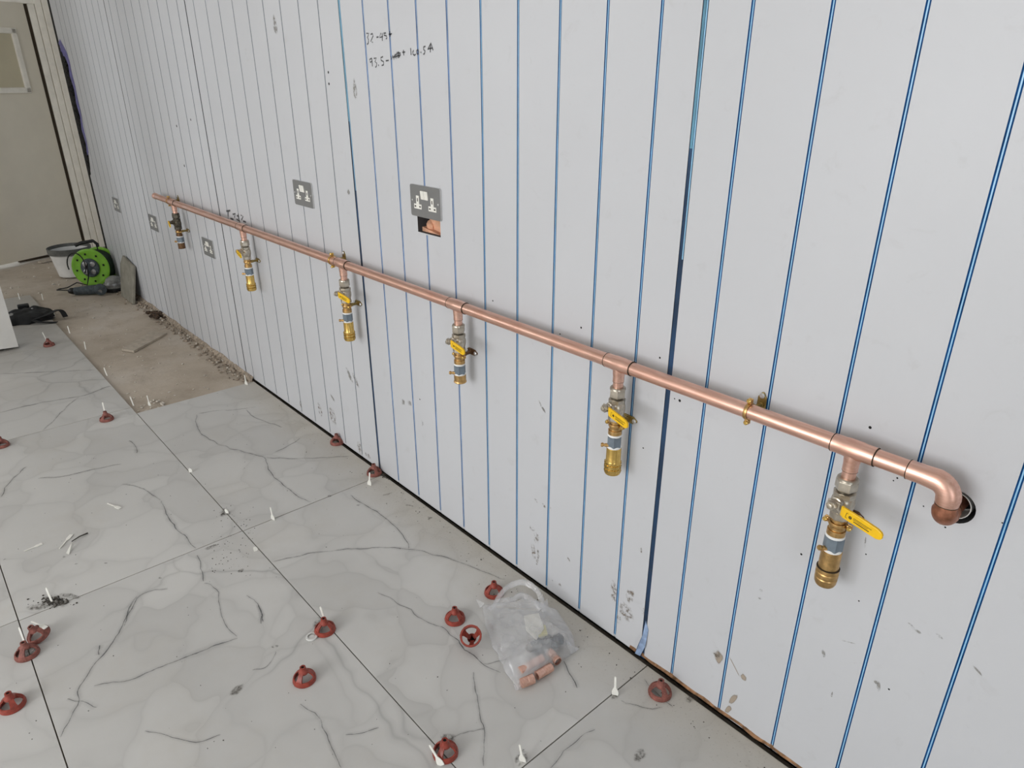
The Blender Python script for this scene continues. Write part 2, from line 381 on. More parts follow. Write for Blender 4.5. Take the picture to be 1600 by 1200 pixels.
# ------------------------------------------------------------------ floor: screed slab with marble tiles
X0, X1, YF, ZC = -7.2, 3.4, -4.3, 2.7
SLAB = -0.013
m = MB(); nx, ny = 150, 70; xs = np.linspace(X0-0.3, X1, nx); ys = np.concatenate([np.linspace(YF, -0.06, ny-5), [-0.03, -0.0165, -0.0160, 0.03, 0.4]])
for y in ys:
    for x in xs:
        z = SLAB+0.004*noise.noise(Vector((x*2.1, y*2.1, 0)))+0.002*noise.noise(Vector((x*9, y*9, 3)))
        m.v.append((x, y, min(z, -0.0095) if not (y > -0.0163 and -3.12 < x) else -0.06))
for j in range(ny-1):
    for i in range(nx-1): m.f.append((j*nx+i, j*nx+i+1, (j+1)*nx+i+1, (j+1)*nx+i)); m.m.append(0)
floor = struct(m.build('floor', 'screed', smooth=60), 'dusty brown screed floor part covered with grey marble tiles')
G = 0.00125
rows = [(-0.527, -0.0095, [-3.085, -1.941, -0.738, 0.462, 1.66]),
        (-1.131, -0.527, [-5.50, -4.29, -3.163, -1.943, -0.743, 0.457, 1.66]),
        (-1.735, -1.131, [-5.50, -4.36, -3.165, -1.948, -0.748, 0.452, 1.66]),
        (-2.339, -1.735, [-4.36, -3.165, -1.948, -0.748, 0.452, 1.66])]
TILES = []
for (ya, yb, xj) in rows:
    for xa, xb in zip(xj[:-1], xj[1:]):
        dz = random.uniform(-0.0005, 0.0)
        lx, ly = xb-xa-2*G, (yb-ya-2*G if yb < -0.1 else yb-ya-G)
        m = MB(); m.box((0, 0, -0.0045), (lx, ly, 0.009), 0)
        for k, f in enumerate(m.f): m.m[k] = 0 if k == 5 else 1
        cy = (ya+yb)/2 if yb < -0.1 else (ya+G+yb)/2
        o = m.build('tile', ['marble_tile', 'tile_body'], floor, smooth=0, bevel=0.0006, loc=((xa+xb)/2, cy, dz))
        # top face material
        for p in o.data.polygons: p.material_index = 0 if p.normal.z > 0.9 else 1
        TILES.append((xa, xb, ya, yb, o))
def tile_at(p):
    for xa, xb, ya, yb, o in TILES:
        if xa <= p.x <= xb and ya <= p.y <= yb: return o
    return None
VEINS = [
 (0.0016, [(307,647),(306,660),(311,675),(325,686),(350,698),(380,706),(407,714),(416,717),(420,735),(435,752),(455,767),(475,781),(486,785)]),
 (0.0011, [(416,715),(450,716),(500,716),(545,713)]), (0.0010, [(310,646),(335,642),(370,640),(400,636)]),
 (0.0010, [(385,640),(400,655),(420,660),(440,668)]), (0.0009, [(430,706),(455,695),(470,684)]),
 (0.0016, [(549,773),(560,782),(585,797),(610,815),(627,831),(636,845),(639,857)]),
 (0.0013, [(425,877),(450,871),(500,862),(550,857),(600,855),(640,858),(675,865),(710,876),(750,890),(790,905)]),
 (0.0016, [(252,782),(257,800),(270,819),(280,830),(290,840),(303,858)]), (0.0014, [(306,868),(315,885),(319,908)]),
 (0.0011, [(319,911),(343,921),(344,951),(354,979),(368,996)]),
 (0.0018, [(0,645),(50,632),(100,623),(130,619),(155,609),(180,601)]), (0.0014, [(122,620),(95,645),(75,665),(69,676)]),
 (0.0014, [(0,584),(75,581),(160,576)]), (0.0014, [(60,747),(100,745),(150,732),(190,724)]), (0.0016, [(0,778),(10,760),(27,740),(42,729)]),
 (0.0014, [(203,688),(210,695),(213,708)]), (0.0011, [(190,757),(220,760),(250,782)]), (0.0012, [(385,930),(400,937),(404,955),(408,975)]),
 (0.0011, [(195,978),(202,955),(215,932),(240,922),(262,920)]),
 (0.0017, [(212,931),(204,948),(195,968),(187,987),(173,1006),(156,1027),(142,1047),(127,1070),(124,1081),(126,1095),(113,1115),(99,1138),(88,1155)]),
 (0.0013, [(126,1095),(153,1104)]), (0.0010, [(105,1092),(126,1095)]), (0.0015, [(155,1008),(152,1024)]),
 (0.0014, [(147,1071),(181,1067),(215,1058),(249,1043),(283,1030),(320,1014),(348,1004),(371,999)]),
 (0.0012, [(467,1102),(485,1110),(500,1122),(505,1137),(514,1157),(522,1177),(534,1199)]),
 (0.0010, [(590,925),(640,952),(662,970),(687,979)]), (0.0015, [(687,979),(702,987),(712,997),(720,1010),(737,1022),(755,1037),(780,1053)]),
 (0.0011, [(755,1037),(790,1031),(815,1022)]), (0.0011, [(738,1050),(741,1067),(745,1090),(750,1120),(757,1140),(756,1197)]),
 (0.0012, [(881,1032),(884,1049),(899,1062),(900,1075)]), (0.0010, [(700,1155),(730,1140),(757,1140)]),
 (0.0009, [(228,1140),(265,1150),(300,1162),(345,1150)]), (0.0009, [(430,1018),(425,1035),(412,1045),(395,1046)]),
 (0.0010, [(540,1148),(575,1142),(592,1136)]), (0.0010, [(860,1200),(905,1150),(930,1140)]), (0.0010, [(970,1095),(1010,1110),(1035,1105)]),
 (0.0013, [(402,945),(406,962),(410,972)]), (0.0010, [(560,690),(580,700)]), (0.0012, [(1005,1062),(1030,1085),(1050,1105)]),
]
by_tile = {}
for wd, px in VEINS:
    pts = [fl(*p, 0.0) for p in px]; o = tile_at(sum(pts, Vector())/len(pts)) or tile_at(pts[0])
    if o is not None: by_tile.setdefault(o.name, []).append((wd, pts))
for xa, xb, ya, yb, o in TILES:
    if o.name not in by_tile: continue
    m = MB()
    for wd, pts in by_tile[o.name]:
        pts = [Vector((min(max(p.x, xa+0.004), xb-0.004), min(max(p.y, ya+0.004), yb-0.004), 0))-Vector(o.location)*1.0 for p in pts]
        pts = [Vector((p.x, p.y, 0.0)) for p in pts]
        for _ in range(2):      # round the corners off
            Q = [pts[0]]
            for a_, b_ in zip(pts[:-1], pts[1:]): Q += [a_.lerp(b_, .25), a_.lerp(b_, .75)]
            pts = Q+[pts[-1]]
        ribbon(m, pts, wd*0.62, (0, 0, 1), jit=0.005, amp=0.92); ribbon(m, pts, wd*4.2, (0, 0, 1), jit=0.004, lift=0.00018, amp=0.20)
    v = m.build('veining', 'vein_grey', o, smooth=0); v['kind'] = 'stuff'
# grime trodden in around the joints
m = MB()
for (u, v, rx, ry, sd) in [(85,940,.050,.022,1),(110,931,.035,.010,2),(60,948,.03,.016,3),(352,803,.02,.014,4),(330,855,.02,.010,5),(376,892,.012,.008,6),
    (815,1185,.022,.014,7),(600,738,.03,.012,8),(500,975,.03,.02,9),(100,870,.006,.004,10),(119,881,.005,.004,11),(250,903,.006,.004,12),(165,880,.006,.003,13),
    (560,789,.008,.006,14),(606,772,.02,.006,15),(672,810,.01,.006,16),(370,1078,.02,.012,17),(960,1085,.016,.01,18),(350,800,.03,.012,19),(45,1020,.03,.02,20),(700,1155,.02,.016,21),
    (515,775,.008,.008,22),(640,790,.015,.005,23),(430,1010,.01,.006,24),(604,1046,.006,.004,25),(1080,1090,.02,.012,26),(1000,1180,.02,.012,27)]:
    splat(m, fl(u, v, 0.0004), (1, 0, 0), (0, 1, 0), rx, ry, 0.3*sd, sd)
g = m.build('grime', 'grime', floor, smooth=0); g['kind'] = 'stuff'

# ------------------------------------------------------------------ panelled wall
wall = bpy.data.objects.new('wall_right', None); COL.objects.link(wall); struct(wall, 'pale grey sandwich panel wall with blue film in its vertical grooves')
ZT, TH = 2.7, 0.045
PANELS = [  # left edge, right edge, groove positions, film style, bottom
    (-5.545, -4.343, [-5.385]+[-5.27+0.117*k for k in range(8)], 'none'),
    (-4.335, -3.196, [-4.252+0.1213*k for k in range(9)], 'none'),
    (-3.187, -1.981, [-3.097+0.1248*k for k in range(9)], 'grey'),
    (-1.969, -0.768, [-1.849+0.1248*k for k in range(9)], 'mid'),
    (-0.756, 0.458, [-0.674+0.1298*k for k in range(9)], 'blue'),
    (0.468, 1.70, [0.55+0.125*k for k in range(9)], 'blue'),
    (1.71, 3.40, [1.79+0.125*k for k in range(13)], 'blue')]
GW = 0.0033
panel_objs = []
for (xa, xb, gr, style) in PANELS:
    prof = [(xa, 0.0)]
    for g in gr:
        if g < xa+0.02 or g > xb-0.02: continue
        k = GW if style in ('blue', 'mid') else GW*0.8
        prof += [(g-k, 0), (g-k*0.72, 0.0022), (g-k*0.30, 0.0008), (g+k*0.30, 0.0008), (g+k*0.72, 0.0022), (g+k, 0)]
    prof += [(xb, 0.0)]
    zb = 0.005; m = MB(); n = len(prof)
    m.v = [(x, y, zb) for x, y in prof]+[(xb, TH, zb), (xa, TH, zb)]+[(x, y, ZT) for x, y in prof]+[(xb, TH, ZT), (xa, TH, ZT)]
    N = n+2
    m.f = [(i, (i+1) % N, (i+1) % N+N, i+N) for i in range(N)]+[tuple(range(N-1, -1, -1)), tuple(range(N, 2*N))]
    m.m = [0]*len(m.f)
    o = m.build('panel', ['panel_paint', 'panel_core_shade'], wall, smooth=0)
    cut = []
    if xa < -1.6 < xb:      # slot cut below the socket
        c = MB(); c.box((-1.589, 0.01, 0.955), (0.107, 0.12, 0.066)); cut.append(c.build('cutter', 'void_black', smooth=0))
    if xa < -0.22 < xb:     # hole for the pipe
        c = MB(); c.lathe([(0.028, -0.05), (0.028, 0.08)], (-0.222, 0, 0.712), (0, 1, 0), 28); cut.append(c.build('cutter', 'void_black', smooth=0))
    if style == 'none' and xa < -5:   # bite broken out of the free end of the panel
        zz = [1.50, 1.46, 1.40, 1.34, 1.26, 1.18, 1.10, 1.02, 0.93, 0.84, 0.77, 0.72]; xx = [.02, .10, .13, .12, .135, .12, .125, .10, .11, .085, .05, .0]
        c = MB(); c.prism([(-0.1, 1.50)]+[(q, z) for q, z in zip(xx, zz)]+[(-0.1, 0.72)], (xa, 0.08, 0), (1, 0, 0), (0, 0, 1), 0.16); cut.append(c.build('cutter', 'void_black', smooth=0))
    if cut: boolean_cut(o, cut)
    for p_ in o.data.polygons:
        if max(o.data.vertices[q].co.y for q in p_.vertices) > 0.004: p_.material_index = 1
    panel_objs.append((xa, xb, o))
    # protective film strips, shade painted on their flanks; grey ones paint bare-groove shade
    if True:
        md, ml = {'blue': ('film_blue_shaded', 'film_blue_light'), 'mid': ('film_mid_shaded', 'film_mid_light'), 'grey': ('groove_shade_grey', 'groove_grey_light'), 'none': ('groove_shade_grey', 'groove_shade_grey')}[style]
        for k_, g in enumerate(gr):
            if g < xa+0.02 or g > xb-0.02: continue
            if style == 'mid' and k_ >= 4: md, ml = 'film_blue_shaded', 'film_blue_light'
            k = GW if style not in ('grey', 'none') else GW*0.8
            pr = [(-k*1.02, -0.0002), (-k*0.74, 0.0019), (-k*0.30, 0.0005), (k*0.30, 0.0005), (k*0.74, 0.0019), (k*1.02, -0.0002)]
            m = MB(); zs = [0.013]+[0.013+(ZT-0.02)*j/14 for j in range(1, 15)]
            # leave the cut-outs clear
            spans = [(0.013, 2.69)]
            if abs(g+1.589) < 0.056: spans = [(0.013, 0.918), (0.99, 2.69)]
            if abs(g+0.222) < 0.031: spans = [(0.013, 0.68), (0.745, 2.69)]
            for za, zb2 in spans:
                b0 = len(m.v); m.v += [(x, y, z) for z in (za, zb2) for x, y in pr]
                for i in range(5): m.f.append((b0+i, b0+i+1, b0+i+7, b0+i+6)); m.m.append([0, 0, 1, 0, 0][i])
            s_ = m.build('film_shade_strip', [md, ml], o, smooth=0, loc=(g, 0, 0))
# joints between the panels
for x, wd, mt in ((-4.339, .010, 'seam_dark'), (-3.1915, .010, 'seam_dark'), (-1.975, .012, 'seam_navy'), (-0.762, .012, 'seam_navy'), (0.463, .01, 'seam_navy'), (1.705, .01, 'seam_navy')):
    m = MB(); m.box((x, 0.0075, ZT/2), (wd, 0.012, ZT)); j = m.build('joint_filler', mt, wall, smooth=0)
    if mt == 'seam_navy':
        m = MB(); m.box((x+0.0032, 0.0012, 1.25+0.6), (0.0022, 0.003, 1.7)); m.build('film_shade_strip', 'film_blue_light', j, smooth=0)
        m = MB(); m.box((x-0.0016, 0.0014, 1.7), (0.0050, 0.003, 1.0)); m.build('film_shade_strip', 'seam_teal', j, smooth=0)
# film flap peeling off the foot of the joint
p = wl(1014, 995); m = MB()
out = [(1009, 970, -.001), (1004, 992, -.006), (996, 1010, -.012), (992, 1021, -.010), (1000, 1025, -.008), (1008, 1010, -.005), (1013, 985, -.001)]
vs = [wl(u, v, y) for u, v, y in out]; m.add(vs+[q+Vector((0, 0.0006, 0)) for q in vs], [tuple(range(7)), tuple(range(13, 6, -1))]+[(i, (i+1) % 7, (i+1) % 7+7, i+7) for i in range(7)])
m.build('film_flap', 'film_flap', wall, smooth=0)
# torn, crumbling lower edge of the panels
m = MB(); xs = np.arange(-0.80, 2.0, 0.012)
for i, x in enumerate(xs):
    h = 0.013+0.004*noise.noise(Vector((x*17, 0, 0)))+0.004*(0.6+noise.noise(Vector((x*30, 4, 0)))); y = -0.002-0.004*max(0, noise.noise(Vector((x*23, 2, 1)))+0.3)*(1 if x > -0.8 else 0.5)
    m.v += [(x, y+0.004, 0.0035+0.002*noise.noise(Vector((x*40, 1, 1)))), (x, y, h*0.55), (x, 0.001, h+0.001), (x, 0.03, h), (x, 0.03, 0.004)]
for i in range(len(xs)-1):
    for k in range(4): a = i*5+k; m.f.append((a, a+5, a+6, a+1)); m.m.append(0)
m.build('core_edge', 'core_brown', wall, smooth=0)
m = MB(); m.box((-1.1, 0.06, ZT/2-0.05), (9.0, 0.02, ZT+0.1)); m.build('backing', 'void_black', wall, smooth=0)
m = MB(); m.box((-5.572, 0.0245, ZT/2), (0.050, 0.05, ZT)); m.build('edge_strip', 'void_black', wall, smooth=0)  # black strip along the free end of the panels
# rough foam and film where the panel end is broken away
m = MB()
for k in range(26):
    z = 0.745+0.72*k/25; m.blob((-5.545+0.045*abs(noise.noise(Vector((z*5, 0, 0)))), 0.012, z), (0.045+0.02*random.random(), 0.02, 0.03), k, 0.5, 2.0, 1)
m.build('broken_core', 'void_black', wall, smooth=0)
m = MB(); zz = [1.53, 1.46, 1.40, 1.34, 1.26, 1.18, 1.10, 1.02, 0.93, 0.86]; xx = [.0, .10, .13, .12, .135, .12, .125, .10, .11, .09]
for k, (z, q) in enumerate(zip(zz, xx)):
    wdt = 0.05-0.028*k/9
    m.v += [(-5.545+q-0.012, -0.0015-0.004*(k % 2), z), (-5.545+q+wdt, -0.001, z+0.02), (-5.545+q+wdt, -0.0003, z+0.02), (-5.545+q-0.012, 0.0, z)]
for k in range(9):
    for i in range(4): a = k*4; m.f.append((a+i, a+(i+1) % 4, a+4+(i+1) % 4, a+4+i)); m.m.append(0)
m.add([(-5.545, -0.002, 1.46), (-5.47, -0.001, 1.45), (-5.43, -0.001, 1.49), (-5.46, -0.001, 1.525), (-5.535, -0.002, 1.50)], [(0, 1, 2, 3, 4)])
m.build('film_flap', 'film_purple', wall, smooth=0)
# timber showing in the slot under the socket
m = MB(); R_ = Matrix.Rotation(math.radians(8), 3, 'Y')
m.box((-1.580, 0.040, 0.934), (0.098, 0.02, 0.050), rot=R_); m.box((-1.60, 0.030, 0.918), (0.10, 0.03, 0.02), rot=R_)
m.blob((-1.622, 0.03, 0.935), (0.014, 0.012, 0.016), 2, 0.4)
m.build('timber_noggin', 'timber_raw', wall, smooth=0)

# marks on the panels: pencil notes, mud, glue, scuffs, screw holes
def panel_for(x):
    for xa, xb, o in panel_objs:
        if xa <= x <= xb: return o
    return wall
ZO = lambda x, y: (540+x/8.889, 20+y/8.889)
NOTE = [[(290,285),(325,285),(305,345),(320,370),(318,420),(300,440)], [(350,300),(375,290),(385,320),(350,400),(382,410)], [(430,340),(460,335)],
 [(490,280),(475,345),(520,330)], [(510,280),(512,390)], [(562,280),(530,285),(535,310),(570,322),(576,352),(560,362)], [(600,300),(645,290)], [(615,255),(620,335)],
 [(607,285),(632,310)],
 [(365,630),(335,650),(345,690),(370,670),(365,630),(375,745)], [(395,635),(430,625),(410,680),(435,700),(430,745),(415,757)], [(455,722),(465,736)],
 [(522,608),(490,625),(495,660),(530,680),(530,722),(503,732)], [(560,668),(602,660)],
 [(628,600),(640,650),(660,590),(670,650),(690,570),(700,640),(715,545),(725,630),(745,540),(750,620),(765,555),(735,560),(720,590),(755,590),(690,612),(660,622),(735,545),(765,585),(735,625)],
 [(790,550),(830,545)], [(805,515),(810,592)], [(905,490),(912,587)], [(948,520),(935,545),(938,575),(958,592),(975,575)],
 [(1003,508),(988,530),(992,568),(1008,580),(1018,545),(1003,508)], [(1043,548),(1055,552)], [(1112,465),(1085,475),(1085,512),(1106,530),(1097,568),(1080,577)],
 [(1143,512),(1185,418),(1217,522)], [(1148,500),(1212,488)], [(1182,430),(1178,548)]]
m = MB()
for st in NOTE: ribbon(m, [wl(*ZO(*p)) for p in st], 0.0012, (0, -1, 0), fade_ends=False, lift=0.0006)
hw = m.build('handwriting', 'pencil', panel_for(-1.8), smooth=0); hw['label'] = 'pencilled sums reading 32-45+ and 93.5 + 100.5 A'
m = MB()
Z2 = lambda x, y: (220+x/4, 280+y/4)
for st in [[(535,200),(560,196)], [(548,198),(546,232)], [(575,220),(592,215),(586,240)], [(600,228),(614,232)], [(610,215),(612,250)], [(625,225),(640,232),(630,255)], [(640,262),(658,268)], [(560,245),(580,252)], [(598,250),(620,262)]]:
    ribbon(m, [wl(*Z2(*p)) for p in st], 0.0026, (0, -1, 0), fade_ends=False, lift=0.0005)
m.build('pencil_marks', 'pencil', panel_for(-2.9), smooth=0)
def marks(px, mat, name):
    per = {}
    for (u, v, rx, ry, a, sd) in px: per.setdefault(panel_for(wl(u, v).x), []).append((u, v, rx, ry, a, sd))
    for o, l in per.items():
        m = MB()
        for (u, v, rx, ry, a, sd) in l: splat(m, wl(u, v), (1, 0, 0), (0, 0, 1), rx, ry, a, sd, lift=0.0006)
        q = m.build(name, mat, o, smooth=0); q['kind'] = 'stuff'
marks([(959,925,.013,.035,.1,1),(978,955,.022,.03,.5,2),(985,930,.012,.03,-.1,3),(838,840,.012,.02,0,4),(834,862,.010,.028,.2,5),(841,866,.006,.022,.1,6),(832,826,.014,.008,0,7),(839,878,.006,.012,0,8),(875,915,.006,.010,0,9),(862,906,.006,.004,0,10),(888,872,.004,.012,.8,11),
  (1120,1020,.010,.015,0,12),(967,966,.008,.018,0,13),(850,790,.010,.006,-.4,14),(838,782,.010,.004,-.4,15),(860,795,.006,.006,.2,16),
  (1005,955,.004,.012,0,17),(1002,860,.003,.008,0,18),(500,640,.02,.03,.2,19),(520,650,.03,.04,.3,20),(470,632,.012,.02,0,21),(562,700,.02,.03,0,22),(575,712,.02,.012,0,23)], 'scuff_brown', 'mud_marks')
marks([(546,586,.035,.010,-.9,1),(556,594,.03,.010,-.9,2),(520,622,.02,.008,-.6,3),(630,628,.010,.012,0,4),(640,630,.012,.010,.2,5),(660,661,.006,.010,0,6),(1287,1021,.004,.009,.3,7),(1373,1072,.004,.011,.2,8),(1369,1066,.004,.004,0,9),(1424,978,.007,.0035,-.4,10),(1434,986,.008,.003,-.2,11),(1468,994,.007,.003,-.3,12),
  (1528,1048,.010,.0022,-.6,13),(1326,1003,.016,.001,.35,14),(1300,1085,.002,.008,0,15),(846,634,.016,.003,-.9,16),(850,640,.010,.003,-.9,17),(1352,848,.0014,.012,.1,18),(1189,922,.004,.003,0,19),(1188,935,.005,.003,.3,20),(430,40,.016,.03,.1,21),(555,140,.012,.03,0,22),(720,830,.006,.008,0,23),(545,300,.01,.01,0,24)], 'scuff_grey', 'scuff_marks')
marks([(1123,1027,.0115,.017,0,1),(1162,1058,.007,.009,.2,2),(1146,1092,.006,.022,-.35,3),(1138,1108,.006,.016,-.3,4),(1148,1042,.0012,.026,.72,5)], 'glue_tan', 'glue_marks')
m = MB()
for (u, v, r) in [(1359.5,668,.0026),(1252,866,.0022),(770,470,.0022),(908,512,.0025),(875,522,.002),(1031,559,.0022),(1062,626,.003),(1054,623,.0015),(1005,700,.0018),(1477,824,.0014),(513,113,.004),(514,131,.004),(276,197,.006),(288,259,.006),(298,187,.005),(656,624,.0026),(1402,747,.0016),(1396,751,.0012),(1353,866,.0014),(1443,791,.0012),(1566,817,.0012),(1342,939,.0014),(1389,1077,.0018)]:
    p = wl(u, v); m.lathe([(r, 0.0), (r*0.7, 0.0006)], p, (0, -1, 0), 10)
m.build('screw_holes', 'void_black', wall, smooth=0)['kind'] = 'stuff'

# ------------------------------------------------------------------ rest of the room
def slab(name, c, d, mat, label=None):
    m = MB(); m.box(c, d); return struct(m.build(name, mat, smooth=0), label)
slab('ceiling', ((X0+X1)/2, -2.0, ZC+0.03), (X1-X0+0.4, 4.9, 0.06), 'ceiling_paint')
XE = -6.85
m = MB()
m.box((XE-0.05, (YF-1.10)/2, ZC/2), (0.1, -1.10-YF, ZC)); m.box((XE-0.05, 0.36, ZC/2), (0.1, 0.24, ZC)); m.box((XE-0.05, -0.43, (1.90+ZC)/2), (0.1, 1.34, ZC-1.90))
struct(m.build('wall_back', 'plaster_dull', smooth=0), 'dull cream end wall around the door')
slab('trim_2', (-6.2, 0.44, ZC/2), (1.3, 0.08, ZC), 'plaster_dull', 'dull return wall beside the door frame')
m = MB()   # front wall with the daylight window and an opening added for fill light
m.box(((-4.7-2.3)/2, YF-0.06, ZC/2), (2.4, 0.12, ZC)); m.box(((X0-6.5)/2, YF-0.06, ZC/2), (-6.5-X0, 0.12, ZC)); m.box((-5.6, YF-0.06, 0.32), (1.8, 0.12, 0.64)); m.box((-5.6, YF-0.06, 2.53), (1.8, 0.12, 0.34)); m.box(((X1+0.5)/2, YF-0.06, ZC/2), (X1-0.5, 0.12, ZC))
m.box((-0.9, YF-0.06, 0.25), (2.8, 0.12, 0.5)); m.box((-0.9, YF-0.06, 2.6), (2.8, 0.12, 0.2))
struct(m.build('wall_front', 'plaster_white', smooth=0), 'white wall behind the viewer with a window and an added light opening')
m = MB()
for x in (-2.27, -0.9, 0.47): m.box((x, YF-0.06, 1.5), (0.06, 0.06, 2.0))
for z in (0.53, 2.47): m.box((-0.9, YF-0.06, z), (2.8, 0.06, 0.06))
struct(m.build('window_1', 'frame_white', smooth=0), 'white window frame opposite the panelled wall')
m = MB()
for x in (-6.47, -5.6, -4.73): m.box((x, YF-0.06, 1.5), (0.06, 0.06, 1.72))
for z in (0.67, 2.33): m.box((-5.6, YF-0.06, z), (1.8, 0.06, 0.06))
struct(m.build('fill_light_frame', 'frame_white', smooth=0), 'added white frame around the far fill light')  # unseen frame added to go with the far fill lamp
m = MB(); m.box((X1+0.05, -3.85, ZC/2), (0.1, 1.2, ZC)); m.box((X1+0.05, -0.95, ZC/2), (0.1, 1.95, ZC)); m.box((X1+0.05, -2.6, 2.45), (0.1, 1.35, 0.5))
struct(m.build('wall_side', 'plaster_white', smooth=0), 'white side wall with an open doorway')
# white boarded partition end at the left edge of the picture
pe = fl(30, 545)
m = MB(); poly = [(0, 0.012), (-0.10, 0.018), (-0.22, 0.010), (-0.6, 0.014), (-0.6, ZC), (0, ZC), (0, 0.4)]
m.prism(poly, (pe.x-0.10, pe.y, 0), (0, 1, 0), (0, 0, 1), 0.10)
struct(m.build('wall_left', 'plaster_white', smooth=0), 'white boarded partition end standing on the tiles')
m = MB()
for k in range(9): m.blob((pe.x-0.05, pe.y-0.03-0.06*k, 0.006), (0.03, 0.04, 0.008), k, 0.4, 2, 1)
struct(m.build('underside_shade', 'dust_dark', smooth=0), 'dark fill standing in for shade under the partition end')  # dark lumps stand in for the shade in the gap below

# door in the end wall
dr = bpy.data.objects.new('door_1', None); COL.objects.link(dr); struct(dr, 'cream door standing ajar in its white frame'); dr.location = (XE, 0.10, 0)
m = MB(); A = math.atan2(0.33, 0.66); dx, dy = math.sin(A), -math.cos(A)
RZ = Matrix.Rotation(math.atan2(dy, dx), 3, 'Z')
def dp(a, b, z): return Vector((dx*a-dy*b*-1*0, dy*a, z))+Vector((-dy, dx, 0))*b
m.box(dp(0.445, 0, 0.93), (0.82, 0.04, 1.82), rot=RZ); lf = m.build('leaf', 'cream_gloss', dr, smooth=0)
m = MB()
for a0, a1, z0, z1 in ((0.15, 0.69, 1.225, 1.67), (0.15, 0.69, 0.20, 0.98)):
    if z0 < 1: continue
    for (a, z, la, lz) in (((a0+a1)/2, z0+.02, a1-a0, .042), ((a0+a1)/2, z1-.02, a1-a0, .042), (a0+.02, (z0+z1)/2, .042, z1-z0), (a1-.02, (z0+z1)/2, .042, z1-z0)):
        m.box(dp(a, 0.026, z), (la, 0.022, lz), rot=RZ)
m.build('moulding', 'frame_white', dr, smooth=0, bevel=0.006)
m = MB(); m.box(dp(0.42, 0.021, 1.447), (0.46, 0.004, 0.37), rot=RZ); m.build('glazed_panel', 'cream_panel', dr, smooth=0)
for (y0, y1, x, mt, nm, th) in ((0.105, 0.150, -0.005, 'frame_white', 'door_stop', .05), (0.152, 0.196, 0.012, 'frame_white', 'jamb', .05), (0.198, 0.330, 0.030, 'frame_white', 'architrave', .05)):
    m = MB(); m.box((x, (y0+y1)/2-0.1, 0.97), (th, y1-y0, 1.94)); m.build(nm, mt, dr, smooth=0, bevel=0.004)
m = MB(); m.box((-0.012, -0.012, 0.92), (0.03, 0.034, 1.84)); m.build('gap_shade', 'gap_brown', dr, smooth=0)  # dark strip painted in for the shadow between leaf and frame
m = MB(); m.box((0.0, -0.45, 1.870), (0.06, 1.20, 0.06)); m.box((0.02, -0.45, 1.925), (0.06, 1.34, 0.06)); m.build('head', 'frame_white', dr, smooth=0, bevel=0.004)

# ------------------------------------------------------------------ copper pipe
PY, PZ, PR = -0.045, 0.768, 0.014
pipe = thing('copper_pipe', 'long horizontal copper pipe with six soldered tees along the panelled wall', 'pipe')
XL, XE2 = -3.962, -0.262
one('main_pipe', 'copper', lambda m: (m.lathe([(PR*0.82, 0), (PR, 0.0015), (PR, XE2-XL), (PR*.8, XE2-XL)], (XL, PY, PZ), (1, 0, 0), 28)), pipe)
one('end_cap', 'copper', lambda m: m.lathe([(0.004, -0.006), (0.012, -0.004), (PR+.0012, 0.0), (PR+.0012, 0.022), (PR, 0.0225)], (XL, PY, PZ), (1, 0, 0), 24), pipe)
VX = [-3.675, -2.833, -2.020, -1.410, -0.857, -0.367]
for x in VX:
    m = MB()
    m.lathe([(PR, -0.034), (PR+.0013, -0.0335), (PR+.0014, -0.016), (PR+.0022, -0.011), (PR+.0022, 0.011), (PR+.0014, 0.016), (PR+.0013, 0.0335), (PR, 0.034)], (x, PY, PZ), (1, 0, 0), 28, caps=False)
    m.lathe([(0.0135, -0.004), (0.0130, -0.020), (0.0122, -0.026), (0.0122, -0.038), (0.0110, -0.0385), (0.0110, -0.055)], (x, PY, PZ), (0, 0, 1), 24, caps=False)
    te = m.build('tee', 'copper', pipe, smooth=50)
    for s_ in (-1, 1): one('solder_ring', 'joint_line', lambda m: m.lathe([(PR+.0004, -0.0010), (PR+.0017, -0.0006), (PR+.0017, 0.0006), (PR+.0004, 0.0010)], (x+s_*0.0340, PY, PZ), (1, 0, 0), 28, caps=False), te)
    one('solder_ring', 'joint_line', lambda m: m.lathe([(0.0111, -0.0006), (0.0124, 0), (0.0111, 0.0006)], (x, PY, PZ-0.0385), (0, 0, 1), 24, caps=False), te)
# two elbows: down from the run, then back into the wall
HX, HZ = -0.224, 0.712
def arc(c, a, b, r, n=9): return [Vector(c)+r*(math.cos(t)*Vector(a)+math.sin(t)*Vector(b)) for t in [math.pi/2*i/(n-1) for i in range(n)]]
p1 = [Vector((XE2-0.022, PY, PZ)), Vector((XE2-0.002, PY, PZ))]+arc((HX-0.024, PY, PZ-0.024), (0, 0, 1), (1, 0, 0), 0.024)[1:]+[Vector((HX, PY, PZ-0.034))]
one('elbow', 'copper', lambda m: m.tube(p1, [PR+.0016, PR+.0016]+[PR+.0030]*(len(p1)-3)+[PR+.0016], 24), pipe)
p2 = [Vector((HX, PY, HZ+0.028)), Vector((HX, PY, HZ+0.016))]+arc((HX, PY+0.016, HZ+0.016), (0, -1, 0), (0, 0, -1), 0.016)[1:]+[Vector((HX, PY+0.030, HZ))]
one('elbow', 'copper_dark', lambda m: m.tube(p2, [PR+.0016]*2+[PR+.0035]*(len(p2)-3)+[PR+.0016], 24), pipe)
one('wall_stub', 'copper_dark', lambda m: m.lathe([(PR, 0), (PR, 0.08)], (HX, PY+0.026, HZ), (0, 1, 0), 24), pipe)
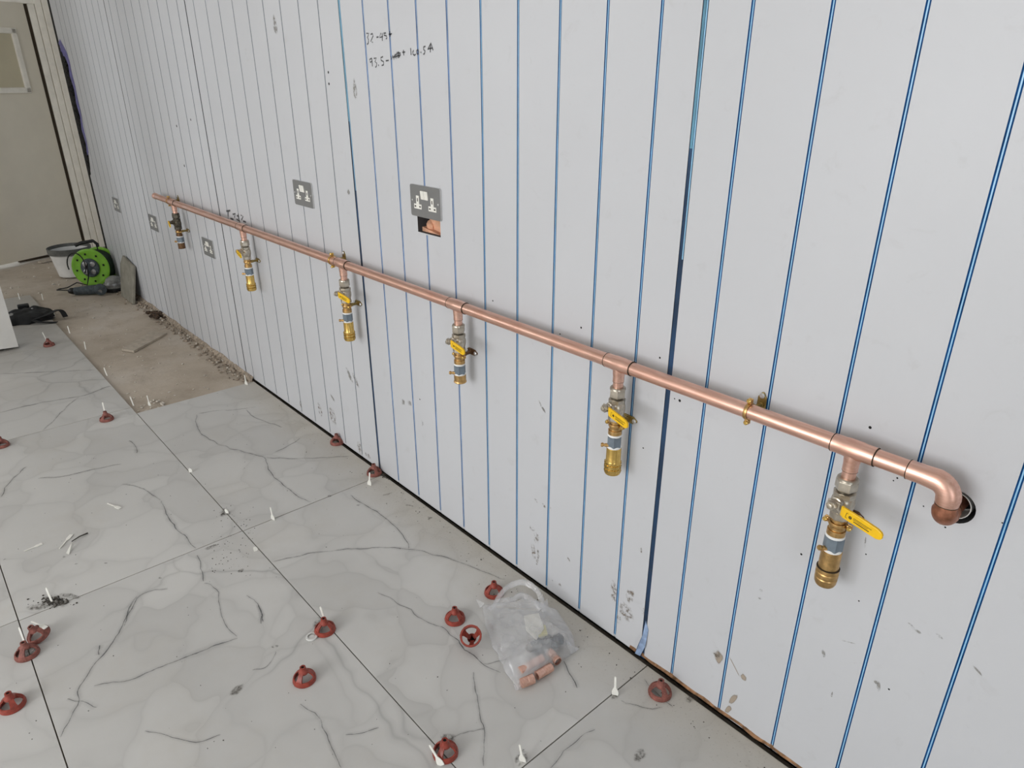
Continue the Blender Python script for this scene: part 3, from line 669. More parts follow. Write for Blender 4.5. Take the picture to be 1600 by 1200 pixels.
for (q, ax) in (((XE2-0.022, PY, PZ), (1, 0, 0)), ((HX, PY, PZ-0.0335), (0, 0, 1)), ((HX, PY+0.030, HZ), (0, 1, 0))):
    one('solder_ring', 'joint_line', lambda m: m.lathe([(PR+.0004, -0.0011), (PR+.0020, -0.0005), (PR+.0020, 0.0005), (PR+.0004, 0.0011)], q, ax, 24, caps=False), pipe)
one('pipe_sleeve', 'ring_clear', lambda m: m.lathe([(0.0215, 0.004), (0.0230, 0.004), (0.0230, 0.04), (0.0215, 0.04)], (-0.224, 0, 0.712), (0, 1, 0), 28, caps=False), wall)

# ------------------------------------------------------------------ pipe clips (two-screw rings on a backplate)
def screw(m, o, ax, r=0.0042, L=0.010, mi=0):
    m.lathe([(0.0022, -L), (0.0022, 0), (r, 0.0005), (r, 0.002), (r*0.6, 0.0036)], o, ax, 12, mi=mi)
def clip(label, centre, vertical_pipe, r, mats, lug=0.0, group='brass pipe clips'):
    """ring round the pipe, two lugs with screws, a stud and an oval backplate on the wall"""
    c = Vector(centre); t_ = thing('pipe_clip', label, 'pipe clip', (c.x, 0, c.z), 0, group)
    y = c.y; ring_m, plate_m = mats
    ax = Vector((0, 0, 1)) if vertical_pipe else Vector((1, 0, 0)); sd = Vector((1, 0, 0)) if vertical_pipe else Vector((0, 0, 1))
    o = Vector((0, y, 0))
    def ring(m):
        m.lathe([(r+.0005, -0.0034), (r+.0022, -0.0032), (r+.0028, 0), (r+.0022, 0.0032), (r+.0005, 0.0034)], o, ax, 26, caps=False)
    one('ring', ring_m, ring, t_)
    for s_ in (-1, 1):
        m = MB(); q = o+sd*s_*(r+0.0065)
        m.box(q+Vector((0, -0.0026, 0)), (0.0085, 0.0034, 0.0085)); m.box(q+Vector((0, 0.0026, 0)), (0.0085, 0.0034, 0.0085))
        lg = m.build('lug', ring_m, t_, smooth=0, bevel=0.0012)
        m = MB(); screw(m, q+Vector((0, -0.0044, 0))+sd*s_*0.001, (0, -1, 0)); m.build('screw', 'brass', lg)
    m = MB(); m.lathe([(0.0062, 0), (0.0062, 0.008), (0.0048, 0.0085), (0.0048, -y-r-0.003-0.006), (0.0066, -y-r-0.003-0.0055), (0.0066, -y-r-0.003)], (0, y+r+0.002, 0), (0, 1, 0), 6); m.build('stud', plate_m, t_)
    # backplate: a rounded lozenge lying along sd
    poly = []
    for k in range(20):
        a = 2*math.pi*k/20; cx = 0.019*(1 if math.cos(a) > 0 else -1)*(abs(math.cos(a))**0.35); poly.append((cx+0.0055*math.cos(a), (0.0062 if abs(cx) > 0.013 else 0.009)*math.sin(a)))
    other = Vector((0, 0, 1)) if vertical_pipe else Vector((1, 0, 0))
    m = MB(); m.prism(poly, (0, 0.0, 0), sd, other, 0.0032 if sd.cross(other).y < 0 else -0.0032); bp = m.build('backplate', plate_m, t_, smooth=0, bevel=0.0008)
    for s_ in (-1, 1):
        m = MB(); screw(m, sd*s_*0.018+Vector((0, -0.0032, 0)), (0, -1, 0), 0.0052, 0.004); m.build('screw', 'plate_side', bp)
    return t_
clip('brass clip holding the copper pipe left of the tee nearest the elbow', (-0.556, PY, PZ), False, PR, ('brass_dull', 'brass_olive'))
clip('brass clip on the copper pipe just left of the third tee from its capped end', (-2.086, PY, PZ), False, PR, ('brass', 'brass_olive'))
clip('brass clip on the copper pipe beside its far capped end', (-3.735, PY, PZ), False, PR, ('brass_dull', 'brass_olive'))

# ------------------------------------------------------------------ drop valves
NAMES = ['farthest drop valve, dark short outlet, by the capped pipe end', 'drop valve second from the capped pipe end, bright gold knurled outlet',
         'drop valve with gold knurled outlet beside the blue panel joint below two clips', 'drop valve with a short plain brass outlet right below the largest socket',
         'drop valve with knurled gold outlet, second from the elbow, left of a dark blue joint', 'nearest drop valve, longest yellow lever, right next to the pipe elbow']
ROT = [10, 6, -4, 2, 8, 7]
OUT = ['short_dark', 'knurl', 'knurl', 'short', 'knurl', 'groove']
for i, x in enumerate(VX):
    v = thing('drop_valve', NAMES[i], 'valve', (x, PY, 0.70), math.radians(-ROT[i]), 'drop valves under the copper pipe')
    # local frame: stem looks along -y, lever along +x, heights relative to z = 0.70
    dk = i == 0
    one('compression_nut', 'nickel' if not dk else 'nickel_dark', lambda m: (m.lathe([(0.0150, 0.017), (0.0166, 0.0155), (0.0172, 0.012)], seg=24, caps=True), m.lathe([(0.0165, -0.006), (0.0178, -0.004), (0.0178, 0.0105), (0.0165, 0.0125)], seg=6, phase=0.3)), v, smooth=25)
    one('thread', 'nickel_dark', lambda m: m.lathe([(0.0135, -0.012), (0.0135, -0.006)], seg=20), v)
    one('valve_body', 'nickel' if not dk else 'nickel_dark', lambda m: (
        m.lathe([(0.0150, -0.009), (0.0182, -0.0105), (0.0182, -0.019), (0.0165, -0.0205)], seg=8, phase=0.2),
        m.lathe([(0.0150, -0.019), (0.0178, -0.023), (0.0190, -0.029), (0.0186, -0.038), (0.0165, -0.046), (0.0150, -0.049)], seg=26),
        m.lathe([(0.0155, -0.0615), (0.0172, -0.060), (0.0172, -0.0495), (0.0155, -0.048)], seg=8, phase=0.1),
        m.lathe([(0.0105, 0.0), (0.0105, 0.012), (0.0085, 0.013), (0.0085, 0.018)], (0, -0.010, -0.026), (0, -1, 0), 18)), v, smooth=28)
    st = one('stem_nut', 'nickel', lambda m: (m.lathe([(0.0078, 0), (0.0086, 0.001), (0.0086, 0.0065), (0.0078, 0.0075)], (0, -0.0305, -0.025), (0, -1, 0), 6), m.lathe([(0.0048, 0), (0.0048, 0.0035), (0.0036, 0.004)], (0, -0.0375, -0.025), (0, -1, 0), 14)), v, smooth=25)
    # lever: steel tang, cranked, with a yellow sleeve
    lev = MB()
    path = [(-0.010, -0.0290, -0.025), (0.012, -0.0295, -0.025), (0.022, -0.0385, -0.024), (0.034, -0.0400, -0.024), (0.078, -0.0400, -0.029)]
    def strip(m, pts, h, th):
        b0 = len(m.v)
        for k, (px, py, pz) in enumerate(pts):
            hh = h[k] if isinstance(h, list) else h
            m.v += [(px, py-th/2, pz-hh/2), (px, py-th/2, pz+hh/2), (px, py+th/2, pz+hh/2), (px, py+th/2, pz-hh/2)]
        for k in range(len(pts)-1):
            for j in range(4): a = b0+k*4; m.f.append((a+j, a+(j+1) % 4, a+4+(j+1) % 4, a+4+j)); m.m.append(0)
        n = b0+4*(len(pts)-1); m.f += [(b0, b0+1, b0+2, b0+3), (n+3, n+2, n+1, n)]; m.m += [0, 0]
    strip(lev, path[:4], [0.014, 0.015, 0.013, 0.012], 0.0022); lo_ = lev.build('lever', 'nickel', v, smooth=0, bevel=0.0006)
    gr = MB(); LL = [0.78, 0.86, 1.0, 0.95, 0.93, 1.06][i]; pts = [(px_*LL, py_, pz_) for px_, py_, pz_ in ((0.0175, -0.0365, -0.0225), (0.024, -0.0398, -0.0228), (0.034, -0.0405, -0.0235), (0.060, -0.0405, -0.0270), (0.078, -0.0405, -0.0298), (0.0835, -0.0405, -0.0305), (0.086, -0.0405, -0.031))]
    strip(gr, pts, [0.0165, 0.0185, 0.0190, 0.0190, 0.0180, 0.013, 0.006], 0.0050); gs = gr.build('lever_sleeve', 'lever_yellow', lo_, smooth=0, bevel=0.0012)
    pm = MB()
    ux = Vector((0.044, 0, -0.0063)).normalized(); uz = Vector((0.0063, 0, 0.044)).normalized()
    def pr(a, b, la, lb):
        q = Vector((0.034, -0.0433, -0.0238))+ux*a+uz*b
        pm.add([q-ux*la/2-uz*lb/2, q+ux*la/2-uz*lb/2, q+ux*la/2+uz*lb/2, q-ux*la/2+uz*lb/2], [(0, 1, 2, 3)])
    for k in range(13): pr(0.010+0.0024*k, 0.0025, 0.0019, 0.0011)
    for k in range(12): pr(0.010+0.0021*k, 0.0000, 0.0016, 0.0010)
    for k in range(11): pr(0.012+0.0024*k, -0.0030, 0.0021, 0.0016)
    pr(-0.0035, 0.0, 0.0006, 0.009); pr(-0.0020, 0.0042, 0.003, 0.0006); pr(-0.0020, -0.0042, 0.003, 0.0006)
    q = Vector((0.034, -0.0433, -0.0238))+ux*0.004
    for k in range(12):
        a, b = 2*math.pi*k/12, 2*math.pi*(k+1)/12
        pm.add([q+(ux*math.cos(t)+uz*math.sin(t))*r_ for t, r_ in ((a, .0014), (b, .0014), (b, .0028), (a, .0028))], [(0, 1, 2, 3)])
    pr(0.0033, 0, .0006, .002); pr(0.0047, 0, .0006, .002); pr(0.004, 0, .0014, .0006)
    pm.build('lever_print', 'print_black', lo_, smooth=0)['kind'] = 'stuff'
    one('nipple', 'brass_dull' if i != 0 else 'bronze_brown', lambda m: (m.lathe([(0.0125, -0.061), (0.0125, -0.070), (0.0148, -0.0705), (0.0152, -0.074), (0.0130, -0.078), (0.0130, -0.084), (0.0150, -0.0845), (0.0150, -0.095), (0.0128, -0.0955), (0.0128, -0.099)], seg=24)), v, smooth=28)
    ad_ = one('hex_adaptor', 'hex_grey', lambda m: m.lathe([(0.0150, -0.0985), (0.0166, -0.100), (0.0166, -0.1245), (0.0150, -0.126)], seg=6, phase=0.25), v, smooth=25)
    one('thread_tape', 'ptfe_white', lambda m: m.lathe([(0.0136, -0.0935), (0.0158, -0.095), (0.0160, -0.0985), (0.0140, -0.1005)], seg=22), v)
    one('thread_tape', 'ptfe_white', lambda m: m.lathe([(0.0140, -0.1225), (0.0160, -0.1250), (0.0158, -0.1285), (0.0140, -0.1300)], seg=22), v)
    one('test_plug', 'brass_dull', lambda m: (m.lathe([(0.0042, 0), (0.0042, 0.008), (0.0032, 0.0085), (0.0032, 0.011), (0.0046, 0.0115), (0.0050, 0.015), (0.0036, 0.017)], (-0.004, -0.0125, -0.122), ((-0.35, -0.9, 0.25) if i == 5 else (-0.7, -0.7, 0.0)), 14)), v)
    if OUT[i] == 'knurl':
        m = MB(); m.lathe([(0.0150, -0.127), (0.0165, -0.129), (0.0165, -0.160), (0.0172, -0.162), (0.0182, -0.163), (0.0182, -0.168), (0.0160, -0.1695), (0.0182, -0.171), (0.0182, -0.178), (0.0160, -0.1795), (0.0182, -0.181), (0.0182, -0.187), (0.0170, -0.193), (0.0120, -0.194), (0.0115, -0.185)], seg=32, knurl=(4, 5, 7, 8, 10, 11))
        cm = 'brass'
    elif OUT[i] == 'groove':
        m = MB(); m.lathe([(0.0150, -0.127), (0.0170, -0.129), (0.0170, -0.163), (0.0188, -0.164), (0.0190, -0.170), (0.0178, -0.172), (0.0190, -0.174), (0.0190, -0.181), (0.0180, -0.183), (0.0188, -0.185), (0.0182, -0.194), (0.0160, -0.199), (0.0115, -0.1995), (0.0112, -0.19)], seg=32)
        cm = 'brass_dull'
    elif OUT[i] == 'short':
        m = MB(); m.lathe([(0.0150, -0.127), (0.0168, -0.128), (0.0165, -0.145), (0.0172, -0.146), (0.0180, -0.149), (0.0168, -0.151), (0.0150, -0.152), (0.0120, -0.1525), (0.0118, -0.144)], seg=28)
        cm = 'brass_dull'
    else:
        m = MB(); m.lathe([(0.0150, -0.127), (0.0165, -0.128), (0.0165, -0.150), (0.0172, -0.151), (0.0165, -0.156), (0.0120, -0.1565)], seg=24)
        cm = 'bronze_brown'
    m.build('coupler', cm, v, smooth=25)
    if OUT[i] == 'groove':
        one('retaining_ring', 'joint_line', lambda m: m.lathe([(0.0168, -0.1625), (0.0192, -0.1632), (0.0192, -0.1642), (0.0168, -0.1648)], seg=28, caps=False), v)
    mt = ('brass_dull', 'bronze_brown') if i in (3, 5) else ('brass_dull', 'brass_olive')
    clip(['brass clip under the farthest valve', 'brass clip bracing the second valve from the capped end', 'brass clip bracing the valve beside the blue panel joint', 'coppery clip bracing the valve with the short outlet',
          'brass clip bracing the second valve from the elbow', 'brass clip bracing the valve nearest the elbow'][i]+' to the wall', (x, PY, 0.6275), True, 0.0128, mt)

# ------------------------------------------------------------------ double sockets
SOCK = [(-1.5935, 1.009, 'largest steel double socket, above the square slot cut in the panel'), (-2.3325, 0.951, 'steel double socket above the pipe between the second and third valves'),
        (-3.408, 0.585, 'steel double socket below the pipe between the first two far valves'), (-4.243, 0.586, 'steel double socket beside a dark panel joint just left of the pipe end'), (-4.988, 0.596, 'smallest, farthest steel double socket above the leaning offcut')]
s0 = None
for k, (x, z, lab) in enumerate(SOCK):
    if s0 is None:
        s0 = thing('wall_socket', lab, 'socket', (x, 0, z), 0, 'steel double sockets on the panels')
        w2, h2 = 0.0695, 0.0425
        poly = [(sx*(w2-0.006)+0.006*math.cos(a), sz*(h2-0.006)+0.006*math.sin(a)) for sx, sz, a0 in ((1, 1, 0), (-1, 1, 90), (-1, -1, 180), (1, -1, 270)) for a in [math.radians(a0+30*j) for j in range(4)]]
        m = MB(); m.prism(poly, (0, 0, 0), (1, 0, 0), (0, 0, 1), 0.0055)
        m.m = [1]*len(m.f); m.m[1] = 0; m.m[0] = 1
        fp = m.build('faceplate', ['steel_plate', 'plate_side'], s0, smooth=0)
        for p in fp.data.polygons: p.material_index = 0 if abs(p.normal.y) > 0.9 else 1
        for sx in (-1, 1):
            m = MB(); cx = sx*0.034-0.001
            m.prism([(-.0175, -.0075), (.0175, -.0075), (.0175, .0055), (.0065, .0055), (.0065, .028), (-.0065, .028), (-.0065, .0055), (-.0175, .0055)], (cx, -0.0050, -0.014), (1, 0, 0), (0, 0, 1), 0.0012)
            ins = m.build('pin_insert', 'white_plastic', s0, smooth=0)
            for q_, d_ in (((cx, -0.0062, 0.003), (0.0036, 0.0012, 0.009)), ((cx-.011, -0.0062, -0.015), (0.0065, 0.0012, 0.004)), ((cx+.011, -0.0062, -0.015), (0.0065, 0.0012, 0.004))):
                one('pin_slot', 'dark_slot', lambda m: m.box(q_, d_), ins, smooth=0)
            m = MB(); m.box((-0.001+sx*0.0083, -0.0068, 0.0175), (0.0155, 0.004, 0.023), rot=Matrix.Rotation(math.radians(6), 3, 'X')); m.build('switch', 'white_plastic', s0, smooth=0, bevel=0.001)
            m = MB(); m.lathe([(0.0028, 0), (0.0028, 0.001), (0.0018, 0.0016)], (sx*0.060, -0.0055, 0), (0, -1, 0), 10); m.build('screw', 'plate_side', s0)
    else: copy_thing(s0, (x, 0, z), 0, lab)

# ------------------------------------------------------------------ red tile-levelling caps
def make_cap(mat):
    t_ = bpy.data.objects.new('levelling_cap', None); COL.objects.link(t_); t_.empty_display_size = 0.02
    one('rim', mat, lambda m: m.lathe([(0.0180, 0.0), (0.0215, 0.0), (0.0220, 0.003), (0.0202, 0.0105), (0.0180, 0.0110), (0.0186, 0.004), (0.0180, 0.0)], seg=28, caps=False), t_, smooth=40)
    for k in range(3):
        a = 2*math.pi*k/3; c, s = math.cos(a), math.sin(a)
        m = MB(); path = [(0.0062, 0.0265), (0.0115, 0.0225), (0.0165, 0.0160), (0.0196, 0.0090), (0.0205, 0.0015)]; wd = [0.0040, 0.0042, 0.0048, 0.0070, 0.0095]
        for (r, z), ww in zip(path, wd):
            for rr, zz, q in ((r, z, -ww), (r, z, ww), (r-0.0026, z-0.001, ww), (r-0.0026, z-0.001, -ww)): m.v.append((rr*c-q*s, rr*s+q*c, max(0.0003, zz)))
        for j in range(4):
            for i in range(4): b = j*4; m.f.append((b+i, b+(i+1) % 4, b+4+(i+1) % 4, b+4+i)); m.m.append(0)
        m.f += [(0, 1, 2, 3), (19, 18, 17, 16)]; m.m += [0, 0]
        m.build('rib', mat, t_, smooth=40)
    one('spout', mat, lambda m: m.lathe([(0.0090, 0.0210), (0.0088, 0.0255), (0.0062, 0.0290), (0.0056, 0.0370), (0.0032, 0.0370), (0.0032, 0.0290)], seg=14, caps=False), t_)
    one('spout_bore', 'void_black', lambda m: m.lathe([(0.0033, 0.0340), (0.0033, 0.0350)], seg=12), t_)
    one('floor_ring', 'cap_dusty', lambda m: m.lathe([(0.0085, 0.0225), (0.0095, 0.0225), (0.0095, 0.0215), (0.0085, 0.0215)], seg=18, caps=False), t_)
    return t_
CAPS = [(711,968,0.2,'cap_red','clean red levelling cap standing left of the plastic bag'), (476,1062,1.1,'cap_red','red levelling cap alone on the middle tile, above a dark vein'),
 (508,985,0.6,'cap_red','red levelling cap around a white stem on the long tile joint'), (696,1177,0.9,'cap_red','red levelling cap at the bottom edge beside a white clip'),
 (1031,1083,1.7,'cap_dusty','dusty red levelling cap on the near tile close to the wall foot'), (772,927,0.4,'cap_red','red levelling cap half hidden behind the plastic bag'),
 (527,692,0.3,'cap_dusty','red levelling cap against the wall foot, alone, left of the blue joint'), (585,740,2.0,'cap_dusty','dusty red levelling cap at the wall foot by a tile corner'),
 (167,656,1.2,'cap_dusty','red levelling cap with a white stem near the screed corner'), (77,540,0.5,'cap_dusty','farthest red levelling cap in front of the black tool bag'),
 (3,697,1.4,'cap_dusty','dark dusty levelling cap cut by the left picture edge'), (63,996,0.8,'cap_dusty','dusty red cap with broken white clips lying against it'),
 (43,1023,1.5,'cap_dusty','dusty pink cap straddling the joint crossing at the left'), (20,1103,0.1,'cap_red','red levelling cap tipped open near the bottom left corner')]
protos = {}
for (u, v, rz, mt, lab) in CAPS:
    p = fl(u, v); p.z = 0.0002
    if mt not in protos:
        c = make_cap(mt); protos[mt] = c; c.location = p; c.rotation_euler = (0, 0, rz); tag(c, lab, 'plastic cap', 'red levelling caps on the tiles'); c.scale = (1.26, 1.26, 1.08)
    else: copy_thing(protos[mt], p, rz, lab)
c = copy_thing(protos['cap_red'], fl(736, 1014), 0.4, 'upturned red levelling cap, open side up, beside the plastic bag')
_d = Vector((0.35, -0.42, 0.85)).normalized(); c.rotation_mode = 'QUATERNION'; c.rotation_quaternion = Vector((0, 0, -1)).rotation_difference(_d)
_low = min(min((c.rotation_quaternion @ Vector((0.022*math.cos(a), 0.022*math.sin(a), 0))).z for a in np.linspace(0, 6.28, 40)), (c.rotation_quaternion @ Vector((0, 0, 0.037))).z-0.005)
c.location.z = -_low*1.2
def tilt(label_start, ex, ey, dz):
    for o in bpy.data.objects:
        if o.get('label', '').startswith(label_start): o.rotation_euler = (ex, ey, o.rotation_euler.z); o.location.z += dz
tilt('dusty red cap with broken', 0.25, -0.2, 0.006)

# ------------------------------------------------------------------ white spacer clips
def clip_mesh(kind):
    m = MB()
    if kind == 'tall': poly = [(-.0055, 0), (.0055, 0), (.0060, .006), (.0045, .011), (.0020, .016), (.0018, .037), (-.0012, .0385), (-.0018, .036), (-.0020, .016), (-.0045, .011), (-.0060, .006)]
    elif kind == 'stem': poly = [(-.0028, 0), (.0028, 0), (.0026, .034), (.0012, .040), (-.0016, .039), (-.0026, .034)]
    elif kind == 'stub': poly = [(-.005, 0), (.005, 0), (.0058, .006), (.004, .012), (-.002, .016), (-.005, .010)]
    m.prism(poly, (0, -0.0008, 0), (1, 0, 0), (0, 0, 1), -0.0016)
    return m
SP = [('tall',427,812,0.0,'white spacer clip on the cross joint, nearest the joint crossing'), ('tall',577,758,0.1,'white spacer clip beside the red cap at the wall foot'),
 ('tall',961,1086,0.2,'white spacer clip on the joint below the plastic bag'), ('tall',817,1190,0.1,'white spacer clip at the bottom edge on the near cross joint'), ('tall',690,1196,0.3,'white spacer clip leaning on the bottom edge red cap'),
 ('stem',31,468,0.4,'thin white clip stem left of the black tool bag strap, farthest left'), ('stem',67,468,0.4,'farthest thin white clip stem on the screed edge'), ('stem',86,494,0.2,'second farthest white clip stem along the screed edge'),
 ('stem',109,521,0.4,'third white clip stem along the screed edge, beside the bag strap'), ('stem',134,546,0.2,'fourth white clip stem along the screed edge, opposite the farthest cap'), ('stem',167,586,0.3,'fifth white clip stem along the screed edge'),
 ('stem',209,634,0.2,'nearest white clip stem on the screed edge, at its corner'), ('tall',234,634,0.1,'white clip in the corner of the screed, mortar around its base'), ('tall',385,601,0.2,'white clip at the screed corner touching the wall'),
 ('stub',298,738,0.6,'short broken white clip half way along the long joint'), ('stub',355,802,0.3,'broken white clip standing in grime just before the joint crossing'), ('stub',400,861,1.0,'broken white clip on the joint just past the crossing'),
 ('stem',81,940,0.5,'white clip stem poking out of a dark grime heap'), ('stem',508,974,0.2,'white stem poking up inside the cap on the long joint'), ('stem',165,648,0.3,'white stem poking out of the cap near the screed corner'),
 ('stem',73,534,0.3,'white stem poking out of the farthest cap'), ('stem',40,1008,0.3,'white stem poking out of the cap at the left joint crossing')]
cm = {}
for (kd, u, v, rz, lab) in SP:
    p = fl(u, v); p.z = 0.0 if not (lab.endswith('edge') and kd == 'stem') else -0.004
    if 'cap' in lab and kd == 'stem' and lab.startswith('white stem'): p.z = 0.012
    if kd not in cm:
        o = clip_mesh(kd).build('spacer_clip', 'white_plastic', None, smooth=0, bevel=0.0004); cm[kd] = o
    else: o = cm[kd].copy(); COL.objects.link(o)
    o.location = p; o.rotation_euler = (random.uniform(-.12, .12), random.uniform(-.16, .10), rz+0.35); tag(o, lab, 'spacer clip', 'white spacer clips')
    o.scale = (1.35,)*3 if kd == 'tall' else (1.15,)*3
    if 'leaning' in lab: o.rotation_euler = (-0.2, -0.55, 0.7)
for (pts, lab) in [([(38,862),(66,850)], 'flat white clip strip lying at the left on the marble'), ([(93,858),(112,836)], 'white clip with a torn paper lying beside a dark stick'), ([(168,787),(188,795)], 'small white clip lying alone on the second tile'),
                   ([(49,971),(72,981)], 'broken white clip lying across the dusty cap')]:
    a, b = fl(*pts[0]), fl(*pts[1]); z = 0.0016
    if 'across' in lab: a, b = fl(pts[0][0], pts[0][1], 0.03), fl(pts[1][0], pts[1][1], 0.03); z = 0.03
    d = (b-a); L = d.length; m = MB()
    m.prism([(0, -.0018), (L*.55, -.0016), (L*.7, -.006), (L, -.0055), (L, .0055), (L*.7, .006), (L*.55, .0016), (0, .0018)], (0, 0, -0.0012), (1, 0, 0), (0, 1, 0), 0.0024)
    o = m.build('spacer_clip', 'white_plastic', None, smooth=0, bevel=0.0004); o.location = (a.x, a.y, z); o.rotation_euler = (0, 0, math.atan2(d.y, d.x)); tag(o, lab, 'spacer clip', 'white spacer clips')
a, b = fl(112, 846, 0.004), fl(137, 833, 0.004); m = MB(); m.tube([a, a.lerp(b, .5)+Vector((0, 0, .003)), b], [0.0015, 0.002, 0.0026], 8)
tag(m.build('stick', 'dust_dark'), 'thin dark stick beside a torn white clip', 'stick')
m = MB(); p = fl(112, 852); vs = [fl(u, v, z) for u, v, z in ((103, 864, .001), (112, 848, .012), (117, 846, .006), (108, 866, .001))]
m.add(vs+[q+Vector((0, 0, -.0009)) for q in vs], [(0, 1, 2, 3), (7, 6, 5, 4), (0, 1, 5, 4), (1, 2, 6, 5), (2, 3, 7, 6), (3, 0, 4, 7)]); tag(m.build('paper_scrap', 'paper_white', smooth=0), 'torn white paper scrap on the marble beside a dark stick', 'paper')
m = MB(); m.lathe([(0.0078, 0.0004), (0.0125, 0.0004), (0.0130, 0.002), (0.0125, 0.0036), (0.0085, 0.0036)], seg=28, caps=False); m.lathe([(0.0080, 0.0004), (0.0080, 0.0010)], seg=24)
o = m.build('plastic_washer', 'ring_clear'); o.location = fl(487, 996); o.scale = (1.15,)*3; tag(o, 'translucent white plastic washer beside the cap on the long joint', 'washer')

# ------------------------------------------------------------------ plastic bag of fittings
C = {'tl': fl(752, 948), 'tr': fl(866, 957), 'bl': fl(808, 1079), 'br': fl(900, 1019)}
bag = thing('plastic_bag', 'clear plastic carrier bag of copper fittings lying by the wall', 'bag', (C['bl']+C['tr'])/2)
bo = Vector(bag.location)
def bagpt(s, t, top):
    q = C['tl'].lerp(C['tr'], s).lerp(C['bl'].lerp(C['br'], s), t)
    ed = (4*s*(1-s))**0.5; et = min(1.0, t/0.16)**0.6*(min(1.0, (1-t)/0.12))**0.5
    puff = ed*et
    ctr = (C['tl']+C['tr']+C['bl']+C['br'])/4
    bulge = 0.12*math.sin(math.pi*t)*(s-0.5)*2
    q = q+(C['tr']-C['tl'])*bulge*0.6
    if s < 0.001 or s > 0.999: q = q+Vector((noise.noise(q*31)*0.006, noise.noise(q*29+Vector((3, 0, 0)))*0.006, 0))
    if top:
        z = 0.003+0.060*puff*(0.85+0.3*noise.noise(q*11.0))+0.006*puff*noise.noise(q*34.0)+0.010*(1-et)*ed*(0.5+noise.noise(q*40))
        z += 0.018*puff*(0.4-abs(noise.noise(q*16+Vector((1, 7, 2)))))+0.012*puff*(0.35-abs(noise.noise(q*36+Vector((4, 2, 2)))))
    else: z = 0.0012
    q = Vector((q.x, min(q.y, -0.022), max(0.0012, z))); return q-bo
m = MB(); n1_, n2_ = 44, 56
for top in (True, False):
    b0 = len(m.v)
    for j in range(n2_+1):
        for i in range(n1_+1): m.v.append(tuple(bagpt(i/n1_, j/n2_, top)))
    for j in range(n2_):
        for i in range(n1_): a = b0+j*(n1_+1)+i; m.f.append((a, a+1, a+n1_+2, a+n1_+1)); m.m.append(0)
m.build('bag_film', 'polythene', bag, smooth=25)
# corners of the seam sticking out and the handle loops
m = MB()
for pts in ([(802,1068,.004),(806,1079,.002),(822,1072,.004)], [(884,1000,.02),(905,1014,.004),(892,1022,.003)], [(750,950,.008),(744,936,.014),(757,943,.016)], [(846,946,.03),(855,935,.03),(858,955,.02)]):
    vs = [fl(*q)-bo for q in pts]; m.add(vs+[q+Vector((0, 0, -.0006)) for q in vs], [(0, 1, 2), (5, 4, 3), (0, 1, 4, 3), (1, 2, 5, 4), (2, 0, 3, 5)])
m.build('bag_corner', 'polythene', bag, smooth=0)
def handle(px, wd):
    P = [fl(u, v, z)-bo for u, v, z in px]; m = MB(); n = len(P)
    for _ in range(2):
        Q = [P[0]]
        for a, b in zip(P[:-1], P[1:]): Q += [a.lerp(b, .25), a.lerp(b, .75)]
        P = Q+[P[-1]]
    n = len(P)
    for i, p in enumerate(P):
        d = (P[min(i+1, n-1)]-P[max(i-1, 0)]).normalized(); sd = d.cross(Vector((0.2, -0.6, 0.77))).normalized()
        k = wd*(1+0.35*noise.noise(p*60)); u = Vector((0, -0.004*math.sin(i*1.7), 0.004*math.sin(i*1.1)))
        for q in (-k, 0, k): m.v.append(tuple(p+sd*q+(u if q == 0 else Vector())))
    for i in range(n-1):
        for k in range(2): a = i*3+k; m.f.append((a, a+1, a+4, a+3)); m.m.append(0)
    o = m.build('bag_handle', 'polythene', bag, smooth=60); sm_ = o.modifiers.new('thick', 'SOLIDIFY'); sm_.thickness = 0.0012
handle([(770,950,.03),(782,928,.045),(797,914,.055),(818,908,.06),(836,918,.055),(846,934,.05),(850,955,.035)], 0.007)
handle([(764,952,.02),(780,940,.03),(800,938,.035),(815,928,.03),(835,940,.03),(846,952,.025)], 0.008)
# what is inside: copper couplings, grey fittings, papers
def coupling(u0, v0, u1, v1, z, r, lab):
    a, b = fl(u0, v0, z), fl(u1, v1, z); d = b-a; L = d.length
    m = MB(); m.lathe([(r*0.86, 0.0), (r, 0.0008), (r, L*0.46), (r*0.965, L*0.48), (r*0.965, L*0.52), (r, L*0.54), (r, L-.0008), (r*0.86, L), (r*0.86, L*0.1), (r*0.5, L*0.1)], (0, 0, 0), d, 22)
    o = m.build('copper_coupling', 'copper', smooth=30); o.location = a; tag(o, lab, 'pipe fitting', 'copper couplings in the plastic bag')
coupling(812, 1049, 848, 1028, .024, .0105, 'longest copper coupling on top inside the plastic bag')
coupling(814, 1068, 834, 1060, .014, .0115, 'copper coupling in the lowest corner of the plastic bag')
coupling(838, 1056, 862, 1042, .014, .0105, 'copper coupling in the middle of the bag bottom')
coupling(858, 1018, 872, 1034, .016, .0110, 'copper coupling at the right end inside the bag')
for (u, v, z, r, sd, lab) in ((842,1010,.024,.020,1,'largest dark grey fitting'),(858,1004,.022,.018,2,'dark grey fitting beside the largest one'),(873,998,.02,.014,4,'small dark grey fitting by the bag edge')):
    m = MB(); m.blob((0, 0, 0), (r, r*0.9, min(r*.8, z-.002)), sd, 0.6, 2.6, 3)
    o = m.build('bagged_fitting', 'tool_grey', smooth=20); o.location = fl(u, v, z); tag(o, lab+' wrapped inside the clear plastic bag', 'pipe fitting', 'grey fittings in the plastic bag')
